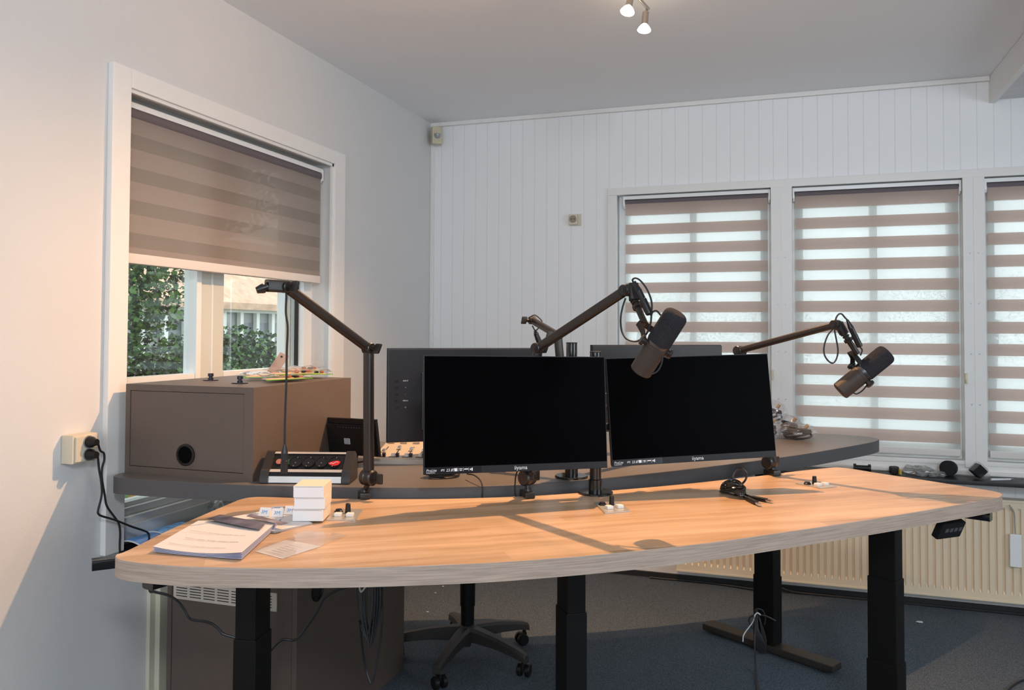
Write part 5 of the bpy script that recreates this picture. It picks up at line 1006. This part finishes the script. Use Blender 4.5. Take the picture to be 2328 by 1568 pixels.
# ================================================================ things on the black window sill
zs = 0.6525
so_ = [((2.424, -0.10), 'black cable reel lying at the left end of the black sill'), ((2.575, -0.11), ''), ((2.692, -0.10), ''), ((2.823, -0.105), ''), ((2.938, -0.11), '')]
t = thing('roll_holder', 'small black roll holder lying on the left part of the black sill', 'holder', (2.424, -0.10, zs)); bm = B(); lathe(bm, (2.385, -0.10, zs + 0.020), (1, 0, 0), [(0, 0.020), (0.012, 0.020), (0.012, 0.014), (0.068, 0.014), (0.068, 0.020), (0.080, 0.020)], n=22); obj('reel', bm, blk, t)
t = thing('tape_measure', 'black and yellow tape measure on the black sill', 'tool', (2.575, -0.11, zs)); bm = B(); box(bm, (2.570, -0.11, zs + 0.020), (0.042, 0.03, 0.038), rz(0.3), bev=0.008); obj('case', bm, blk, t); bm = B(); box(bm, (2.594, -0.118, zs + 0.014), (0.012, 0.028, 0.026), rz(0.3), bev=0.003); obj('grip', bm, mat('yellow', (0.45, 0.32, 0.04), 0.4), t)
bm = B(); crumple(bm, (2.685, -0.10, zs + 0.022), (0.055, 0.04, 0.024), 21, amp=0.6); tag(obj('plastic_bag', bm, MATS['grey_film'], ang=18), 'crumpled clear bag on the black sill, larger of two beside the round foam', 'bag', 'clear bags on the black sill')
bm = B(); crumple(bm, (2.755, -0.115, zs + 0.012), (0.04, 0.03, 0.013), 22, amp=0.6); tag(obj('plastic_bag', bm, MATS['grey_film'], ang=18), 'flat crumpled clear bag on the black sill touching the round foam', 'bag', 'clear bags on the black sill')
t = thing('foam_windscreen', 'round black foam microphone cover lying on the black sill', 'foam cover', (2.825, -0.105, zs)); r = V(-0.35, -1, 0.12).normalized()
bm = B(); lathe(bm, V(2.828, -0.055, zs + 0.036), r, [(0, 0.028), (0.006, 0.036), (0.060, 0.037), (0.064, 0.034), (0.066, 0.028), (0.067, 0.0)], n=36); obj('cover', bm, mat('foam_black', (0.008, 0.008, 0.009), 0.95, bump=0.8, bscale=600), t)
t = thing('wrapped_foam_block', 'square black foam cover in clear wrap standing on its corner', 'foam cover', (2.94, -0.11, zs)); rr = rz(0.25) @ Matrix.Rotation(R(45), 3, 'Y')
bm = B(); box(bm, (2.940, -0.11, zs + 0.0375), (0.050, 0.05, 0.050), rr, bev=0.004); obj('foam', bm, MATS['foam_black'], t)
bm = B(); box(bm, (2.942, -0.105, zs + 0.041), (0.057, 0.056, 0.057), rr, bev=0.008); crumple(bm, (2.965, -0.11, zs + 0.016), (0.025, 0.03, 0.014), 33, amp=0.5); obj('wrap', bm, film, t, ang=15)
t = thing('pen', 'white pen lying on the black sill at the right edge', 'pen', (3.03, -0.13, zs)); bm = B(); cyl(bm, (2.985, -0.155, zs + 0.006), (3.075, -0.115, zs + 0.006), 0.0055, 0.004, n=12); obj('barrel', bm, lab, t); bm = B(); cyl(bm, (3.075, -0.115, zs + 0.006), (3.095, -0.106, zs + 0.006), 0.004, 0.001, n=12); obj('tip', bm, chrome, t)
# ================================================================ garden and street outside
gr = mat('lawn', (0.06, 0.10, 0.03), 0.9, var=0.5, vscale=3)
bm = B(); bb(bm, (-30, -30, -0.6), (-0.3, 40, -0.45)); bb(bm, (-0.3, 0.35, -0.6), (40, 40, -0.45), mi=1); struct('ground', bm, [gr, mat('ground_painted_glare', (0.72, 0.74, 0.74), 0.8, var=0.1, vscale=1)])  # ground beyond the back windows is coloured pale to mimic glare
leafm = mat('leaf_green', (0.085, 0.20, 0.035), 0.4, var=0.55, vscale=1.7); leafd = mat('leaf_dark', (0.018, 0.055, 0.022), 0.4, var=0.5, vscale=2.3); leafy = mat('leaf_yellow', (0.48, 0.33, 0.05), 0.45, var=0.4, vscale=9); leafp = mat('leaf_painted_haze', (0.70, 0.73, 0.70), 0.6, var=0.3, vscale=2); bark = mat('bark', (0.05, 0.04, 0.035), 0.9)  # pale leaf tone has the washed-out haze painted in
def leaves(bm, c, s, n, size, seed, mis=(0,), shell=0.55):
    rnd = random.Random(seed); c = Vector(c)
    for _ in range(n):
        d = Vector((rnd.gauss(0, 1), rnd.gauss(0, 1), rnd.gauss(0, 1))).normalized() * (shell + (1 - shell) * rnd.random()); p = c + Vector((d.x * s[0], d.y * s[1], d.z * s[2]))
        r = Matrix.Rotation(rnd.uniform(0, 6.3), 3, 'Z') @ Matrix.Rotation(rnd.uniform(-1.5, 1.5), 3, 'X') @ Matrix.Rotation(rnd.uniform(-1.2, 1.2), 3, 'Y'); k = size * rnd.uniform(0.6, 1.3); mi = rnd.choice(mis)
        v = [bm.verts.new(p + r @ Vector(q) * k) for q in ((-0.5, 0, 0), (-0.1, -0.34, 0.08), (0.5, 0, -0.05), (-0.1, 0.34, 0.08))]
        f = bm.faces.new(v); f.material_index = mi
def plant(name, label, cat, blobs, trunk=None, group=None, mats=(leafm, leafd)):
    c = blobs[0][0]; t = thing(name, label, cat, (c[0], c[1], -0.45), group)
    bm = B(); bs_ = None
    for i, (c_, s, n, size, mis) in enumerate(blobs): leaves(bm, c_, s, n, size, i * 13 + int(abs(c_[1] * 10)), mis)
    obj('foliage', bm, list(mats), t, ang=5, recalc=False, wn=False)
    if trunk:
        bm = B()
        for pts, r_ in trunk: tube(bm, pts, r_, n=8)
        obj('trunk', bm, bark, t)
plant('hedge', 'dense dark green hedge low outside the left window', 'hedge', [((-2.4, 1.2 - 1.3 * k, 0.40), (0.60, 0.95, 0.95), 10500, 0.046, (0, 1, 1, 1)) for k in range(-4, 3)])
plant('garden_tree', 'leafy green tree with a forked trunk behind the left pane', 'tree', [((-2.2, -0.75, 1.75), (0.8, 0.9, 0.75), 15000, 0.042, (0, 0, 1)), ((-3.0, -0.1, 2.5), (1.3, 1.5, 0.75), 14000, 0.055, (0, 1)), ((-1.9, -1.35, 1.25), (0.45, 0.5, 0.6), 6000, 0.04, (0, 1)), ((-3.6, 1.6, 2.75), (1.2, 1.4, 0.6), 9000, 0.055, (0, 1))], trunk=[([(-2.3, -0.85, -0.5), (-2.25, -0.8, 0.6), (-2.15, -0.65, 1.2), (-2.3, -0.35, 1.7), (-2.5, 0.0, 2.3)], 0.055), ([(-2.2, -0.72, 1.05), (-2.1, -0.95, 1.5), (-2.0, -1.15, 2.0)], 0.035)])
plant('shrub', 'yellow-leaved shrub just outside, low below the desk edge', 'shrub', [((-0.80, -2.05, 0.50), (0.30, 0.30, 0.30), 900, 0.07, (0, 0, 1)), ((-0.75, -1.72, 0.42), (0.3, 0.3, 0.22), 500, 0.07, (0, 1, 1))], mats=(leafy, leafm))
plant('shrub', 'bright green bush outside right of the mullion', 'shrub', [((-2.6, 1.4, 0.85), (0.8, 0.9, 0.55), 10000, 0.045, (0, 1)), ((-2.0, 0.35, 0.7), (0.5, 0.6, 0.5), 7000, 0.042, (0, 0, 1))])
ho = thing('house', 'white house with a slatted veranda and orange roof beyond the hedge', 'house', (-7.5, 6.0, -0.45))
bm = B(); bb(bm, (-9.5, 1.0, -0.45), (-7.5, 12.0, 1.75)); obj('wall', bm, mat('house_wall', (0.40, 0.42, 0.42), 0.6), ho)
bm = B()
for k in range(22): bb(bm, (-7.46, 1.2 + k * 0.48, 0.2), (-7.38, 1.29 + k * 0.48, 1.75))
bb(bm, (-7.48, 1.0, 1.68), (-7.36, 12.0, 1.80)); obj('veranda_posts', bm, mat('white_paint', (0.85, 0.86, 0.84), 0.5), ho)
bm = B(); a = [bm.verts.new(p) for p in ((-7.2, 0.8, 1.85), (-7.2, 12.2, 1.85), (-9.2, 12.2, 3.3), (-9.2, 0.8, 3.3))]; b = [bm.verts.new((v.co.x, v.co.y, v.co.z - 0.12)) for v in a]; bridge(bm, a, b, 0, False); cap(bm, a); cap(bm, b, 0, True); obj('roof', bm, mat('roof_tiles', (0.62, 0.40, 0.27), 0.7, var=0.2, vscale=6), ho)
bm = B()
for k in range(5): bb(bm, (-7.49, 2.0 + k * 2.0, 0.6), (-7.47, 3.2 + k * 2.0, 1.5))
obj('window', bm, mat('house_glass', (0.15, 0.18, 0.20), 0.1), ho)
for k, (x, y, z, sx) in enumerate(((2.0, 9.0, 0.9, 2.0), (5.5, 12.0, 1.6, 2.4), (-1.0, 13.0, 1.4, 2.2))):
    plant('street_tree', ('bare-topped tree coloured pale as haze behind the striped blinds, nearest', 'tree coloured pale as haze behind the right blinds', 'tree coloured pale as haze behind the left striped blind')[k], 'tree', [((x, y, z), (sx, 0.8, 1.0), 6000, 0.045, (0,))], trunk=[([(x, y, -0.5), (x + 0.1, y, z)], 0.09)], group='trees across the street', mats=(leafp, leafp))
